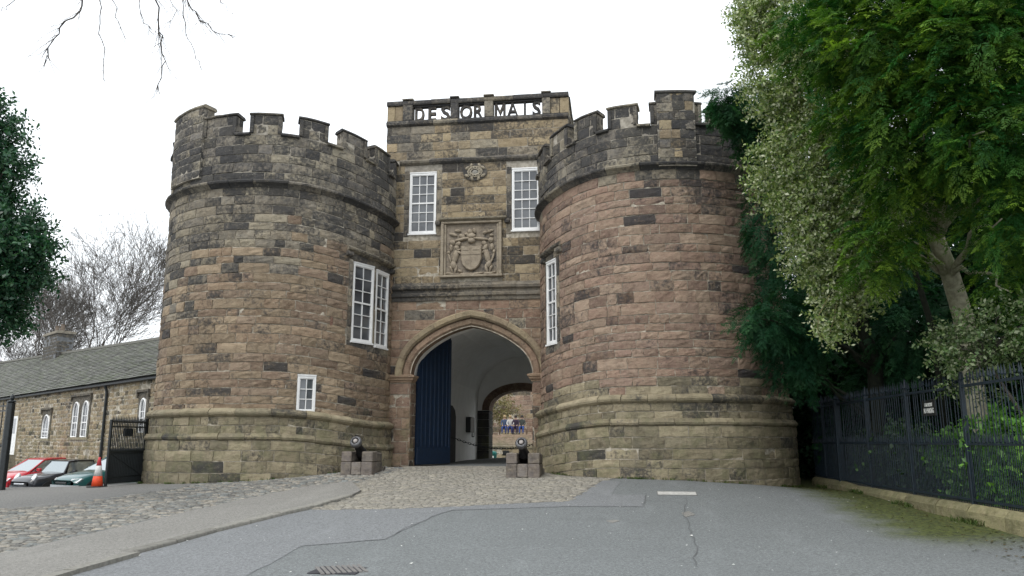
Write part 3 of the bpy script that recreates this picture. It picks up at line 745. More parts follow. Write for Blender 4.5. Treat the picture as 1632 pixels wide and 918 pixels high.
# ------------------------------------------------------------------ gate block between the towers
GX = -4.5; HS = 1.94; SPR = 3.60
C1 = (HS - 1.1, 0.0); PH = rad(50); KK = 2.17; C2 = (C1[0] - KK * math.cos(PH), -KK * math.sin(PH))
AP = math.atan2(1.56 - C2[1], -C2[0])
def arch_pts(t, n1=7, n2=8):
    """right half of the four-centred arch offset outward by t, from springing to apex; (x, z) about the arch centre"""
    P = [(C1[0] + (1.1 + t) * math.cos(PH * i / n1), C1[1] + (1.1 + t) * math.sin(PH * i / n1)) for i in range(n1 + 1)]
    r2 = KK + 1.1 + t; top = math.acos(-C2[0] / r2)
    P += [(C2[0] + r2 * math.cos(PH + (top - PH) * i / n2), C2[1] + r2 * math.sin(PH + (top - PH) * i / n2)) for i in range(1, n2 + 1)]
    return P
def arch_full(t):
    r = arch_pts(t); return [(GX + x, SPR + z) for x, z in r] + [(GX - x, SPR + z) for x, z in r[-2::-1]]
def half_at(z, t):
    if z <= SPR: return HS + (0 if z < SPR - .15 else t)
    P = arch_pts(t, 20, 30); 
    for (a, b) in zip(P[:-1], P[1:]):
        if a[1] <= z - SPR <= b[1]: return a[0] + (b[0] - a[0]) * (z - SPR - a[1]) / max(1e-6, b[1] - a[1])
    return None
BX0, BX1, BTOP = -7.46, -1.34, 12.06
GT = thing('gatehouse_block', (GX, GY, .8), 'square gatehouse block between the towers, with arched gateway and lettered parapet', 'gatehouse')
FM = lambda u, v, w: Vector((u, GY - w, v))
WINS = [(-6.63, -5.71, 8.23, 10.37), (-3.21, -2.29, 8.23, 10.37)]
# front wall with its openings, cut as one sheet
outer = [(BX0, -.2), (GX - HS, -.2)] + [(x, z) for x, z in arch_full(0)[::-1]] + [(GX + HS, -.2), (BX1, -.2), (BX1, BTOP), (BX0, BTOP)]
pts = [Vector(p) for p in outer]; n = len(pts); ed = [(i, (i + 1) % n) for i in range(n)]
for (a, b, c, d) in WINS:
    s = len(pts); pts += [Vector(p) for p in ((a, c), (b, c), (b, d), (a, d))]; ed += [(s, s + 1), (s + 1, s + 2), (s + 2, s + 3), (s + 3, s)]
V2, E2, F2, *_ = geometry.delaunay_2d_cdt(pts, ed, [], 0, 1e-5)
A2 = np.array([(v.x, v.y) for v in V2]); cen = np.array([A2[list(f)].mean(0) for f in F2]); keep = inside(outer, cen)
for (a, b, c, d) in WINS: keep &= ~inside([(a, c), (b, c), (b, d), (a, d)], cen)
wall = MB(); wall.add([FM(x, z, -.010) for x, z in A2], [f for f, k_ in zip(F2, keep) if k_])
for (a, b, c, d) in WINS:
    for (p, q) in (((a, c), (b, c)), ((b, c), (b, d)), ((b, d), (a, d)), ((a, d), (a, c))): wall.add([FM(*p, 0), FM(*q, 0), FM(*q, -.3), FM(*p, -.3)], [(0, 1, 2, 3)])
    wall.add([FM(a, c, -.25), FM(b, c, -.25), FM(b, d, -.25), FM(a, d, -.25)], [(0, 1, 2, 3)])
BY1 = 38.6
wall.add([(BX1, GY, -.2), (BX1, BY1, -.2), (BX1, BY1, BTOP), (BX1, GY, BTOP), (BX0, GY, -.2), (BX0, BY1, -.2), (BX0, BY1, BTOP), (BX0, GY, BTOP)], [(0, 1, 2, 3), (4, 7, 6, 5), (3, 2, 6, 7)])
wall.obj('core_wall', 'mortar', GT)
ms = Masonry()
TRIM = .34
def clip(v):
    h = half_at(v, TRIM); return None if h is None else (GX - h, GX + h)
PANEL = (-5.52, -3.52, 6.74, 8.66)
sur = [(a - .17, b + .17, c - .1, d + .06) for a, b, c, d in WINS]
ms.rows(FM, BX0 + .25, BX1 - .25, .45, 3.38, 'red', clip=clip, ch=(.30, .42), sw=(.4, .8))
ms.rows(FM, BX0 + .25, BX1 - .25, 3.62, 6.00, lambda v, u: 'red' if RND.random() < .85 else 'grey', clip=clip, ch=(.27, .34), sw=(.5, 1.0))
ms.rows(FM, BX0 + .1, BX1 - .1, 6.54, 10.62, lambda v, u: 'tan', holes=sur + [PANEL], ch=(.26, .32), sw=(.35, .95))
ms.rows(FM, BX0, BX1, 10.80, 12.0, lambda v, u: 'tan' if RND.random() < .7 else 'grey', ch=(.26, .3), sw=(.4, 1.1))
SM = lambda u, v, w: Vector((BX1 + w, u, v))
ms.rows(SM, GY, 30, 8.8, 12.0, 'grey', ch=(.26, .3), sw=(.4, 1.0))
SL = lambda u, v, w: Vector((BX0 - w, -u, v))
ms.rows(SL, -30, -GY, 8.8, 12.0, 'grey', ch=(.26, .3), sw=(.4, 1.0))
for (a, b, c, d) in WINS:
    for (u0, u1) in ((a - .17, a), (b, b + .17)):
        v = c - .08
        while v < d: h = min(RND.uniform(.35, .6), d + .06 - v); ms.stone(FM, (u0, u1, u0, u1), v, v + h, 'grey', .025, .006); v += h
ms.build(GT)
def moulding(name, prof, x0, x1, zone, par=GT, y=None, seg=(.7, 1.2), mapf=FM, mat='sandstone'):
    x = x0
    while x < x1 - .02:
        b = min(x1, x + RND.uniform(*seg)); b = x1 if x1 - b < .25 else b
        j = RND.uniform(-.008, .008); k_ = len(prof); V = [mapf(u, v + j, w + j) for u in (x + .004, b - .004) for (w, v) in prof]
        F = [(i, k_ + i, k_ + (i + 1) % k_, (i + 1) % k_) for i in range(k_)] + [tuple(range(k_))[::-1], tuple(range(k_, 2 * k_))]
        put(name, V, F, mat, par, stone_tint(zone)); x = b
moulding('string_stone', [(-.02, 6.00), (.05, 6.00), (.06, 6.10), (.12, 6.14), (.13, 6.22), (.05, 6.27), (.05, 6.33), (.15, 6.38), (.17, 6.46), (.10, 6.52), (.0, 6.60), (-.02, 6.60)], -7.6, -1.5, 'grey')
moulding('hood_string', [(-.02, 10.62), (.03, 10.62), (.10, 10.68), (.12, 10.74), (.02, 10.82), (-.02, 10.82)], -6.98, -2.1, 'top')
for (a, b, c, d) in WINS: sash(GT, FM((a + b) / 2, c + .03, -.02), Vector((1, 0, 0)), Vector((0, -1, 0)), b - a - .02, d - c - .07, 3, 6)
# arch rings
def voussoirs(t0, t1, n, w0, w1, zone, name, cham=.05):
    PA = arch_full(t0); PB = arch_full(t1); m = len(PA) - 1
    cuts = [round(m * i / n) for i in range(n + 1)]
    for a, b in zip(cuts[:-1], cuts[1:]):
        V = []; R = []
        for i in range(a, b + 1):
            s = .004 * (1 if i == a else -1 if i == b else 0); (xa, za), (xb, zb) = PA[i], PB[i]
            j = RND.uniform(-.006, .006)
            dx, dz = xb - xa, zb - za; L_ = math.hypot(dx, dz); dx /= L_; dz /= L_
            tx, tz = -dz, dx
            prof = [(xa, za, w0), (xa, za, w1 - cham), (xa + dx * cham, za + dz * cham, w1 + j), (xb - dx * cham * .6, zb - dz * cham * .6, w1 + j), (xb, zb, w1 - cham * .6), (xb, zb, w0)]
            V += [FM(x - tx * s * -1, z - tz * s * -1, w) for x, z, w in prof]
        k_ = 6; q = b - a
        F = [(i * k_ + j, (i + 1) * k_ + j, (i + 1) * k_ + (j + 1) % k_, i * k_ + (j + 1) % k_) for i in range(q) for j in range(k_)] + [tuple(range(k_))[::-1], tuple(q * k_ + j for j in range(k_))]
        c = stone_tint(zone); put(name, V, F, 'sandstone', GT, (c[0], c[1], c[2], min(c[3], .35)))
voussoirs(0.0, .27, 10, -.42, .05, 'red', 'inner_voussoir', .09)
voussoirs(.275, .50, 9, -.05, .16, 'buff', 'outer_voussoir', .06)
# jamb reveals (stones turning into the passage) and capitals
for sg in (-1, 1):
    xj = GX + sg * HS
    mr = Masonry(); f = (lambda u, v, w, xj=xj, sg=sg: Vector((xj - sg * w, GY + (u if sg < 0 else .9 - u), v)))
    MB().box(min(xj, xj + sg * .55), max(xj, xj + sg * .55), GY + .03, GY + .9, -.2, 3.5).obj('jamb_core', 'mortar', GT)
    mr.rows(f, 0, .9, .6, 3.40, 'red', ch=(.32, .42), sw=(.4, .6), w=.012); mr.build(GT, name='jamb_stone')
    prof = [(0, 3.40), (.04, 3.40), (.05, 3.45), (.10, 3.48), (.11, 3.53), (.15, 3.56), (.16, 3.62), (.0, 3.66)]
    V = []; x0, x1 = sorted((xj - sg * .0, xj + sg * .66))
    path = [(GX + sg * (HS + .66), GY, 0, -1), (xj, GY, -sg, -1), (xj, GY + .42, -sg, 0)]
    for (x, y, ox, oy) in path:
        for (w, v) in prof: V.append((x + ox * w, y + oy * w, v))
    k_ = len(prof); F = [(i * k_ + j, (i + 1) * k_ + j, (i + 1) * k_ + (j + 1) % k_, i * k_ + (j + 1) % k_) for i in range(2) for j in range(k_)] + [tuple(range(k_)), tuple(2 * k_ + j for j in range(k_))]
    put('capital', V, F, 'sandstone', GT, stone_tint('red'))
# vaulted passage, whitewashed
PXL, PXR, PY0, PY1, PSP, PTOP = -6.6, -2.4, GY + .9, 37.5, 3.3, 5.55
def vault(n=14, t=0): return [(PXR + t, -.2)] + [(GX + ((PXR - PXL) / 2 + t) * math.cos(PI * i / n), PSP + (PTOP - PSP + t) * math.sin(PI * i / n) ** .85) for i in range(n + 1)] + [(PXL - t, -.2)]
vp = vault(); mb = MB(); nv_ = len(vp)
mb.add([(x, PY0, z) for x, z in vp] + [(x, PY1, z) for x, z in vp], [(i, i + 1, nv_ + i + 1, nv_ + i) for i in range(nv_ - 1)])
# front return between arch and vault
ar = arch_full(.02); fr = [(GX + HS + .02, -.2)] + ar + [(GX - HS - .02, -.2)]
poly = [Vector(p) for p in vp] + [Vector(p) for p in fr[::-1]]; n = len(poly)
V2, E2, F2, *_ = geometry.delaunay_2d_cdt(poly, [(i, (i + 1) % n) for i in range(n)], [], 0, 1e-5)
cen = [sum((V2[i] for i in f), Vector((0, 0))) / len(f) for f in F2]; kp = inside([tuple(p) for p in poly], np.array([tuple(c) for c in cen]))
mb.add([(v.x, PY0, v.y) for v in V2], [f for f, k_ in zip(F2, kp) if k_])
# soffit from the ring back to the vault
m = len(fr); mb.add([(x, GY + .40, z) for x, z in fr] + [(x, PY0, z) for x, z in fr], [(i, i + 1, m + i + 1, m + i) for i in range(m - 1)])
# inner end wall with its segmental arch
FA0, FA1, FSP, FRISE = -6.04, -2.96, 3.02, .95
def seg(t, n=14):
    w = (FA1 - FA0) / 2; return [((FA0 + FA1) / 2 + (w + t) * math.cos(PI * i / n), FSP + (FRISE + t) * math.sin(PI * i / n) ** .9) for i in range(n + 1)]
sg_ = [(FA1, -.2)] + seg(0) + [(FA0, -.2)]
poly = [Vector(p) for p in vp] + [Vector(p) for p in sg_[::-1]]; n = len(poly)
V2, E2, F2, *_ = geometry.delaunay_2d_cdt(poly, [(i, (i + 1) % n) for i in range(n)], [], 0, 1e-5)
cen = [sum((V2[i] for i in f), Vector((0, 0))) / len(f) for f in F2]; kp = inside([tuple(p) for p in poly], np.array([tuple(c) for c in cen]))
mb.add([(v.x, PY1, v.y) for v in V2], [f for f, k_ in zip(F2, kp) if k_])
mb.add([(v.x, PY1 + 1.1, v.y) for v in V2], [f for f, k_ in zip(F2, kp) if k_])
mb.obj('passage_vault', 'whitewash', GT)
for i in range(10):                       # stones of the inner arch, tint darkened for their unlit look
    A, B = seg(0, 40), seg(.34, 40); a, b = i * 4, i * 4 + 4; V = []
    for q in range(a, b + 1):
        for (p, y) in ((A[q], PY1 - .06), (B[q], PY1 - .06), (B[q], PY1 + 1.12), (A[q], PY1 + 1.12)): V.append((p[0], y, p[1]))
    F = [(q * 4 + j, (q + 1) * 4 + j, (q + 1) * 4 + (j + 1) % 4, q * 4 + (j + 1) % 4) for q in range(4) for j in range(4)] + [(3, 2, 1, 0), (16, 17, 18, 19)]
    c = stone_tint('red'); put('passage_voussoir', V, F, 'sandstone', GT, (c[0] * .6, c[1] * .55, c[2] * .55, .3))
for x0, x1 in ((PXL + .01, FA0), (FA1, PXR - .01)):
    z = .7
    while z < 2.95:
        h = min(RND.uniform(.3, .45), 3.0 - z); c = stone_tint('grey'); MB().bbox(x0, x1, PY1 - .06, PY1 + 1.12, z + .004, z + h - .004, .012).obj('passage_jamb_stone', 'sandstone', GT, (c[0] * .45, c[1] * .45, c[2] * .45, .8)); z += h  # jamb tint darkened too, standing for the unlit passage end
# flat dark panel with a doorway's shade in its colour, box and frame on the left wall of the passage
pr = [(30.1, .5), (32.1, .5), (32.1, 2.55)] + [(31.1 + math.cos(t) * 1.0, 2.55 + .45 * math.sin(t)) for t in (PI * .2, PI * .4, PI * .6, PI * .8)] + [(30.1, 2.55)]
MB().prism(pr, 0, .05, lambda u, v, w: Vector((PXL + w, u, v))).obj('doorway_shade', 'recess_dark', GT)
bx = MB(); bx.bbox(PXL, PXL + .22, 34.5, 35.5, 1.95, 2.62, .02); bx.obj('post_box', 'board_black', GT)
fr_ = MB()
for (a, b, c, d) in ((36.0, 36.05, 1.75, 2.4), (36.45, 36.5, 1.75, 2.4), (36.05, 36.45, 1.75, 1.8), (36.05, 36.45, 2.35, 2.4)): fr_.box(PXL, PXL + .03, a, b, c, d)
nf = fr_.obj('notice_frame', 'board_black', GT); MB().box(PXL, PXL + .012, 36.05, 36.45, 1.8, 2.35).obj('notice_sheet', 'whitewash', nf)
# lettered parapet
parX = lambda px: at_Y(px, 172, GY).x
moulding('parapet_string', [(-.3, 12.0), (.02, 12.0), (.09, 12.05), (.10, 12.12), (.05, 12.17), (.05, 12.20), (-.3, 12.20)], BX0 - .02, BX1 + .02, 'top', seg=(.7, 1.1))
moulding('parapet_coping', [(-.32, 12.76), (.05, 12.76), (.07, 12.80), (.07, 12.88), (.03, 12.93), (-.32, 12.93)], BX0 - .03, BX1 + .03, 'top', seg=(.6, 1.2))
def pier(x0, x1, z0=12.20, z1=12.76, w=.03, zone='top', cap=True):
    c = stone_tint(zone); MB().bbox(x0, x1, GY - w, GY + .27, z0 + .002, z1 - .002, .015).obj('parapet_pier', 'sandstone', GT, c)
    if cap: MB().bbox(x0 - .03, x1 + .03, GY - .10, GY + .34, 12.932, 12.985, .015).obj('pier_cap', 'sandstone', GT, stone_tint('top'))
pier(parX(643), parX(658), w=.06); pier(parX(718.5), parX(730.5), w=.06); pier(parX(772), parX(786), w=.06); pier(parX(864), parX(877), w=.06)
for a, b in ((617.5, 630), (630, 643), (877, 892), (892, 906.5)): pier(parX(a) + .005, parX(b) - .005, w=0, zone='tan', cap=False)
bot = []
for (a, b) in ((658, 718.5), (730.5, 772), (786, 864)): MB().bbox(parX(a) + .002, parX(b) - .002, GY + .02, GY + .22, 12.70, 12.758, .006).obj('letter_rail', 'sandstone', GT, (.10, .095, .09, 1))
def letter(ch, x0, x1, z0, z1, y0, y1):
    cu = bpy.data.curves.new('letter', 'FONT'); cu.body = ch; cu.extrude = .5; cu.offset = .008 if ch in 'MA' else .022; cu.resolution_u = 3
    o = bpy.data.objects.new('letter_tmp', cu); COL.objects.link(o); dg = bpy.context.evaluated_depsgraph_get(); me = bpy.data.meshes.new_from_object(o.evaluated_get(dg))
    bpy.data.objects.remove(o); V = np.array([v.co[:] for v in me.vertices]); F = [tuple(p.vertices) for p in me.polygons]; lo, hi = V.min(0), V.max(0)
    W = np.empty_like(V); W[:, 0] = x0 + (V[:, 0] - lo[0]) / (hi[0] - lo[0]) * (x1 - x0); W[:, 2] = z0 + (V[:, 1] - lo[1]) / (hi[1] - lo[1]) * (z1 - z0); W[:, 1] = y1 - (V[:, 2] - lo[2]) / (hi[2] - lo[2]) * (y1 - y0)
    bpy.data.meshes.remove(me); return [tuple(v) for v in W], F
for ch, a, b in (('D', 661, 675.5), ('E', 682, 694.5), ('S', 702, 717), ('O', 732.5, 752), ('R', 754.5, 769.5), ('M', 788, 805), ('A', 807.5, 826), ('I', 834.5, 837.5), ('S', 848, 861.5)):
    if ch == 'M':
        x0, x1 = parX(a), parX(b); pts_ = [(0, 0), (.2, 0), (.2, .62), (.5, .14), (.8, .62), (.8, 0), (1, 0), (1, 1), (.8, 1), (.5, .46), (.2, 1), (0, 1)]
        m_ = MB().prism([(x0 + (x1 - x0) * u, 12.19 + .525 * v) for u, v in pts_], -.17, -.05, lambda u, v, w: FM(u, v, w)); V, F = m_.V, m_.F
    else: V, F = letter(ch, parX(a), parX(b), 12.19, 12.715, GY + .05, GY + .17)
    put('letter', V, F, 'sandstone', GT, (.075, .07, .068, .6))
# parapet returns along the sides
for (x0, x1, sgn) in ((BX1 - .3, BX1, 1), (BX0, BX0 + .3, -1)):
    MB().box(x0, x1, GY + .29, 37, 12.06, 12.76).obj('parapet_return', 'mortar', GT)
    f = SM if sgn > 0 else SL; s2_ = Masonry(); u0, u1 = (GY + .3, 31) if sgn > 0 else (-31, -GY - .3)
    s2_.rows(f, u0, u1, 12.21, 12.75, 'grey', ch=(.25, .3), sw=(.5, .9)); s2_.build(GT, name='return_stone')
    moulding('parapet_string', [(-.3, 12.0), (.02, 12.0), (.09, 12.05), (.10, 12.12), (.05, 12.17), (.05, 12.20), (-.3, 12.20)], u0, u1 + (6 if sgn > 0 else 0), 'top', mapf=f)
    moulding('parapet_coping', [(-.32, 12.765), (.05, 12.765), (.07, 12.80), (.07, 12.88), (.03, 12.93), (-.32, 12.93)], u0, u1 + (6 if sgn > 0 else 0), 'top', mapf=f)

# ------------------------------------------------------------------ carved coat of arms and small oval badge
a, b, c, d = PANEL; CT = (.33, .28, .215, .12)
pn = MB(); pn.box(a + .05, b - .05, GY - .02, GY + .05, c + .03, d - .05); back = pn.obj('arms_panel', 'carved_stone', GT, (.24, .205, .165, .45))
for (x0, x1, z0, z1, w, nm) in ((a, a + .10, c + .08, d - .14, .14, 'panel_jamb'), (a + .10, a + .17, c + .08, d - .14, .08, 'panel_jamb'), (b - .10, b, c + .08, d - .14, .14, 'panel_jamb'), (b - .17, b - .10, c + .08, d - .14, .08, 'panel_jamb'), (a - .03, b + .03, c, c + .075, .17, 'panel_sill'), (a + .0, b - .0, d - .135, d - .06, .13, 'panel_head')):
    MB().bbox(x0, x1, GY - w, GY + .02, z0, z1, .014).obj(nm, 'carved_stone', back, (.33, .285, .22, .25))
MB().prism([(0, d - .055), (.10, d - .05), (.2, d + .0), (.21, d + .05), (.02, d + .10), (0, d + .10)], a - .04, b + .16, lambda u, v, w: Vector((w, GY - u, v))).obj('panel_hood', 'sandstone', back, stone_tint('top'))
for x in (a - .12, b + .17): MB().lathe([(.02, -.09), (.08, -.07), (.10, 0), (.08, .07), (.02, .09)], 8, Matrix.Translation((x, GY - .06, d - .08))).obj('label_stop', 'carved_stone', back, (.15, .14, .125, .6))
mx, mz = (a + b) / 2 + .0, 7.45
sh = [(-.34, .33), (-.33, -.12), (-.27, -.30), (-.15, -.43), (0, -.48), (.15, -.43), (.27, -.30), (.33, -.12), (.34, .33), (.12, .30), (0, .34), (-.12, .30)]
def relief(poly, w0, w1, nm, x, z, k=1, bev=.02, tint=CT):
    c_ = [(x + u * k, z + v * k) for u, v in poly]; cu, cv = sum(p[0] for p in c_) / len(c_), sum(p[1] for p in c_) / len(c_)
    inn = [(u + (cu - u) * bev * 3, v + (cv - v) * bev * 3) for u, v in c_]; n = len(c_)
    V = [FM(u, v, w0) for u, v in c_] + [FM(u, v, w1 - .03) for u, v in c_] + [FM(u, v, w1) for u, v in inn]
    F = [(i, (i + 1) % n, n + (i + 1) % n, n + i) for i in range(n)] + [(n + i, n + (i + 1) % n, 2 * n + (i + 1) % n, 2 * n + i) for i in range(n)] + [tuple(2 * n + i for i in range(n))]
    return put(nm, V, F, 'carved_stone', back, tint)
relief(sh, 0, .15, 'shield', mx + .01, mz - .02)
qd = MB()
for (x, z, w, h) in ((0, .02, .62, .012), (0, -.03, .012, .7), (-.17, .17, .2, .012), (.17, .17, .2, .012)): qd.box(mx + x - w / 2, mx + x + w / 2, GY - .165, GY - .14, mz + z - h / 2, mz + z + h / 2)
qd.obj('shield_quarters', 'carved_stone', back, (.29, .245, .19, .1))
def lumps(nm, parts):
    bm = bmesh.new()
    for (x, z, rx, rz, ry, ang) in parts:
        M_ = Matrix.Translation((mx + x, GY - .05, mz + z)) @ Matrix.Rotation(ang, 4, 'Y') @ Matrix.Diagonal((rx, ry, rz, 1)); bmesh.ops.create_icosphere(bm, subdivisions=2, radius=1, matrix=M_)
    for v in bm.verts: v.co += Vector((RND.uniform(-1, 1), RND.uniform(-1, 1), RND.uniform(-1, 1))) * .013
    bm.verts.index_update(); V = [v.co.copy() for v in bm.verts]; F = [[v.index for v in f.verts] for f in bm.faces]; bm.free(); return put(nm, V, F, 'carved_stone', back, CT, True)
for sg in (-1, 1):     # a rearing beast on either side of the shield: body, neck, head, forelegs, hind legs, tail
    X = lambda x: sg * x
    lumps('supporter', [(X(.52), -.02, .10, .26, .09, sg * -.25), (X(.47), .26, .075, .13, .08, sg * .3), (X(.43), .40, .10, .075, .08, sg * .5), (X(.40), .12, .14, .04, .06, sg * -.4), (X(.42), .20, .12, .035, .06, sg * .2), (X(.57), -.30, .10, .14, .09, sg * .4), (X(.50), -.44, .05, .15, .06, sg * -.2), (X(.64), -.44, .045, .14, .06, sg * .35), (X(.70), -.08, .035, .2, .05, sg * .3), (X(.74), .12, .05, .07, .05, 0), (X(.72), -.56, .12, .04, .06, 0)])
lumps('helm_and_crest', [(0, .50, .13, .10, .10, 0), (0, .66, .16, .10, .09, 0), (-.03, .80, .10, .09, .07, .3), (.10, .82, .06, .10, .06, -.3), (-.16, .72, .08, .06, .06, .4), (-.30, .66, .12, .07, .05, .5)])
lumps('mantling', [(-.30, .55, .30, .055, .08, -.16), (.30, .55, .30, .055, .08, .16), (-.62, .46, .10, .09, .06, .5), (.64, .50, .10, .09, .06, -.5), (-.66, .28, .07, .12, .05, 0), (.68, .28, .07, .12, .05, 0), (-.60, .72, .14, .06, .05, .3), (.45, .76, .08, .06, .05, 0), (.62, .80, .12, .05, .05, -.3), (.66, .66, .07, .05, .05, 0), (-.45, .84, .12, .04, .05, .2)])
lumps('compartment', [(-.55, -.60, .22, .05, .08, .1), (-.15, -.60, .25, .05, .07, 0), (.2, -.59, .22, .05, .07, -.1), (.58, -.60, .18, .05, .08, 0), (-.36, -.50, .09, .05, .05, .4)])
ox, oz = -4.42, 10.28        # oval badge under the hood string
bd = MB(); bd.prism([(.40 * math.cos(t * PI / 12), .30 * math.sin(t * PI / 12)) for t in range(24)], 0, .05, lambda u, v, w: FM(ox + u, oz + v, w)); badge = bd.obj('oval_badge', 'carved_stone', GT, (.10, .095, .085, .7))
def torus(rx, rz, r, w): 
    P = [FM(ox + rx * math.cos(t * PI / 10), oz + rz * math.sin(t * PI / 10), w) for t in range(21)]; m_ = MB(); m_.tube(P, r, 6, False); return m_
torus(.145, .10, .022, .085).obj('oval_rim', 'carved_stone', badge, (.46, .42, .34, .05))
torus(.235, .175, .022, .075).obj('oval_rim', 'carved_stone', badge, (.40, .36, .28, .1))
MB().lathe([(.01, .09), (.09, .07), (.12, .04)], 14, Matrix.Translation((ox, GY, oz)) @ Matrix.Rotation(PI / 2, 4, 'X') @ Matrix.Diagonal((1, .72, 1, 1))).obj('oval_boss', 'carved_stone', badge, (.30, .30, .28, .1))
for i in range(12):
    t = i * PI / 6 + .2; MB().bbox(-.018, .018, -.045, .045, -.03, .03, .008, Matrix.Translation(FM(ox + .19 * math.cos(t), oz + .137 * math.sin(t), .08)) @ Matrix.Rotation(-t, 4, 'Y')).obj('ray', 'carved_stone', badge, (.42, .38, .30, .1))
for i, t in enumerate((.6, 1.1, 2.0, 2.5, 3.7, 4.4, 5.1, 5.7)): MB().lathe([(.01, -.05), (.05, -.03), (.06, 0), (.05, .03), (.01, .05)], 7, Matrix.Translation(FM(ox + .32 * math.cos(t), oz + .24 * math.sin(t), .05)) @ Matrix.Rotation(t, 4, 'Y') @ Matrix.Diagonal((1.5, 1, 1, 1))).obj('strap_leaf', 'carved_stone', badge, (.34, .30, .23, .25))
# ------------------------------------------------------------------ blue gate leaf standing open, chain
hx, hy = GX - HS + .05, GY + .62; ang = rad(68)
leaf = thing('gate_leaf', (hx, hy, .79), 'tall dark blue ribbed timber gate leaf standing open inside the arch', 'gate', rotz=ang)
LW = 1.90
def leaf_top(u): h = None; x = max(0, HS - u - .03); P = arch_pts(-.03, 20, 30); return SPR - .79 + max([b[1] + (a[1] - b[1]) * (x - b[0]) / max(1e-6, a[0] - b[0]) for a, b in zip(P[:-1], P[1:]) if b[0] <= x <= a[0] + 1e-6] or [1.5 if x < .1 else 0])
nb = 8; back_ = MB()
for i in range(nb):
    u0, u1 = LW * i / nb, LW * (i + 1) / nb; um = (u0 + u1) / 2
    poly = [(u0 + .006, .04), (u1 - .006, .04), (u1 - .006, leaf_top(u1) - .02), (um, leaf_top(um) - .02), (u0 + .006, leaf_top(u0) - .02)]
    MB().prism(poly, -.03, .03, lambda u, v, w: Vector((u, -w, v))).obj('plank', 'door_blue', leaf, local=True)
    if i: 
        t_ = leaf_top(u0) - .12; MB().prism([(-.022, 0), (.022, 0), (.012, .035), (-.012, .035)], .62, t_, lambda u, v, w, u0=u0: Vector((u0 + u, -.03 - v, w))).obj('rib', 'door_blue', leaf, local=True)
MB().bbox(.0, LW, -.065, -.031, .05, .6, .012).obj('kick_board', 'door_blue', leaf, local=True)
MB().bbox(LW - .1, LW + .01, -.06, .06, .05, leaf_top(LW) - .1, .012).obj('meeting_stile', 'door_blue', leaf, local=True)
for z in (.5, 2.6): MB().bbox(.0, 1.2, .031, .05, z, z + .08, .006).obj('hinge_strap', 'iron_black', leaf, local=True)
cp = [Vector((PXL + .02 + (PXR - PXL - .04) * i / 40, 30.6, 1.85 - .75 * (1 - ((i - 22) / 22) ** 2) * 1.0)) for i in range(41)]
cp = [Vector((p.x, p.y, 1.30 + .52 * ((i - 21) / 21) ** 2)) for i, p in enumerate(cp)]
ch = thing('chain', (PXL, 30.6, 1.8), 'black iron chain hanging across the gate passage', 'chain')
for i in range(40):
    a, b = cp[i], cp[i + 1]; m_ = (a + b) / 2; t = (b - a).normalized(); q = Vector((0, 1, 0)) if i % 2 else t.cross(Vector((0, 1, 0)))
    P = [m_ + t * (math.cos(k_ * PI / 4) * .075) + q * (math.sin(k_ * PI / 4) * .035) for k_ in range(9)]; mb = MB(); mb.tube(P, .013, 4, False); mb.obj('chain_link', 'iron_black', ch)
# ------------------------------------------------------------------ inner court seen through the gate
def wall_along(name, label, P0, P1, z0, z1, zone, thick=.4, ch=(.25, .35), sw=(.4, .9), limit=300, coping=None):
    a, b = Vector(P0), Vector(P1); e = (b - a); L_ = e.length; e.normalize(); n_ = Vector((e.y, -e.x))
    root = thing(name, (*((a + b) / 2), z0), label, 'wall'); f = lambda u, v, w: Vector((*(a + e * u + n_ * w), v))
    MB().prism([(0, z0 - .5), (L_, z0 - .5), (L_, z1), (0, z1)], -thick, 0, f).obj('core_wall', 'mortar', root)
    m = Masonry(); m.rows(f, 0, L_, z0, z1, zone, ch=ch, sw=sw); m.build(root, limit)
    if coping:
        x = 0
        while x < L_ - .1:
            w_ = min(RND.uniform(.7, 1.1), L_ - x); MB().prism([(x + .005, z1), (x + w_ - .005, z1), (x + w_ - .005, z1 + coping), (x + .005, z1 + coping)], -thick - .05, .07, f).obj('coping_stone', 'sandstone', root, stone_tint('plinth')); x += w_
    return root
wall_along('court_wall', 'tall pinkish stone wall at the back of the inner court', (-22, 64), (8, 64), 1.6, 11, lambda v, u: RND.choice(['pink', 'tan', 'pink']), ch=(.3, .45), sw=(.5, 1.2))
wall_along('low_wall', 'low yellowish stone wall below the steps of the inner court', (-12.5, 50), (-2, 50), .1, 1.12, 'buff', coping=.1)
wall_along('garden_pier', 'short yellowish stone pier wall beside the court steps', (-11.2, 53), (-9.05, 53), 1.0, 2.75, 'buff', coping=.08)
st = thing('court_steps', (-7, 55, 1.1), 'broad worn stone steps rising behind the low court wall', 'steps')
for i in range(6): MB().bbox(-9.0, -3, 51.2 + i * 1.0, 52.6 + i * 1.0 if i < 5 else 64, .9, 1.15 + (i + 1) * .142, .02).obj('step', 'sandstone', st, (.30 + .01 * i, .26, .20, .15))
pb = thing('pale_kerb_block', at(795, 744, 42), 'long white kerb block on the court floor beside the green bin', 'kerb')
c_ = at(795, 744, 42); MB().bbox(c_.x - .62, c_.x + .62, c_.y - .15, c_.y + .15, c_.z - .1, c_.z + .23, .03).obj('block', 'white_paint', pb)
c_ = at(785, 738.5, 44.5); bn = thing('litter_bin', c_, 'teal green litter bin beside the inner arch of the gateway', 'bin')
MB().lathe([(.20, 0), (.22, .02), (.235, .55), (.25, .56), (.25, .60), (.2, .66), (.05, .69)], 14, Matrix.Translation(c_)).obj('bin_body', 'green_plastic', bn, None, True)
MB().lathe([(.255, .50), (.262, .51), (.262, .545), (.255, .55)], 14, Matrix.Translation(c_)).obj('band', 'green_plastic', bn)
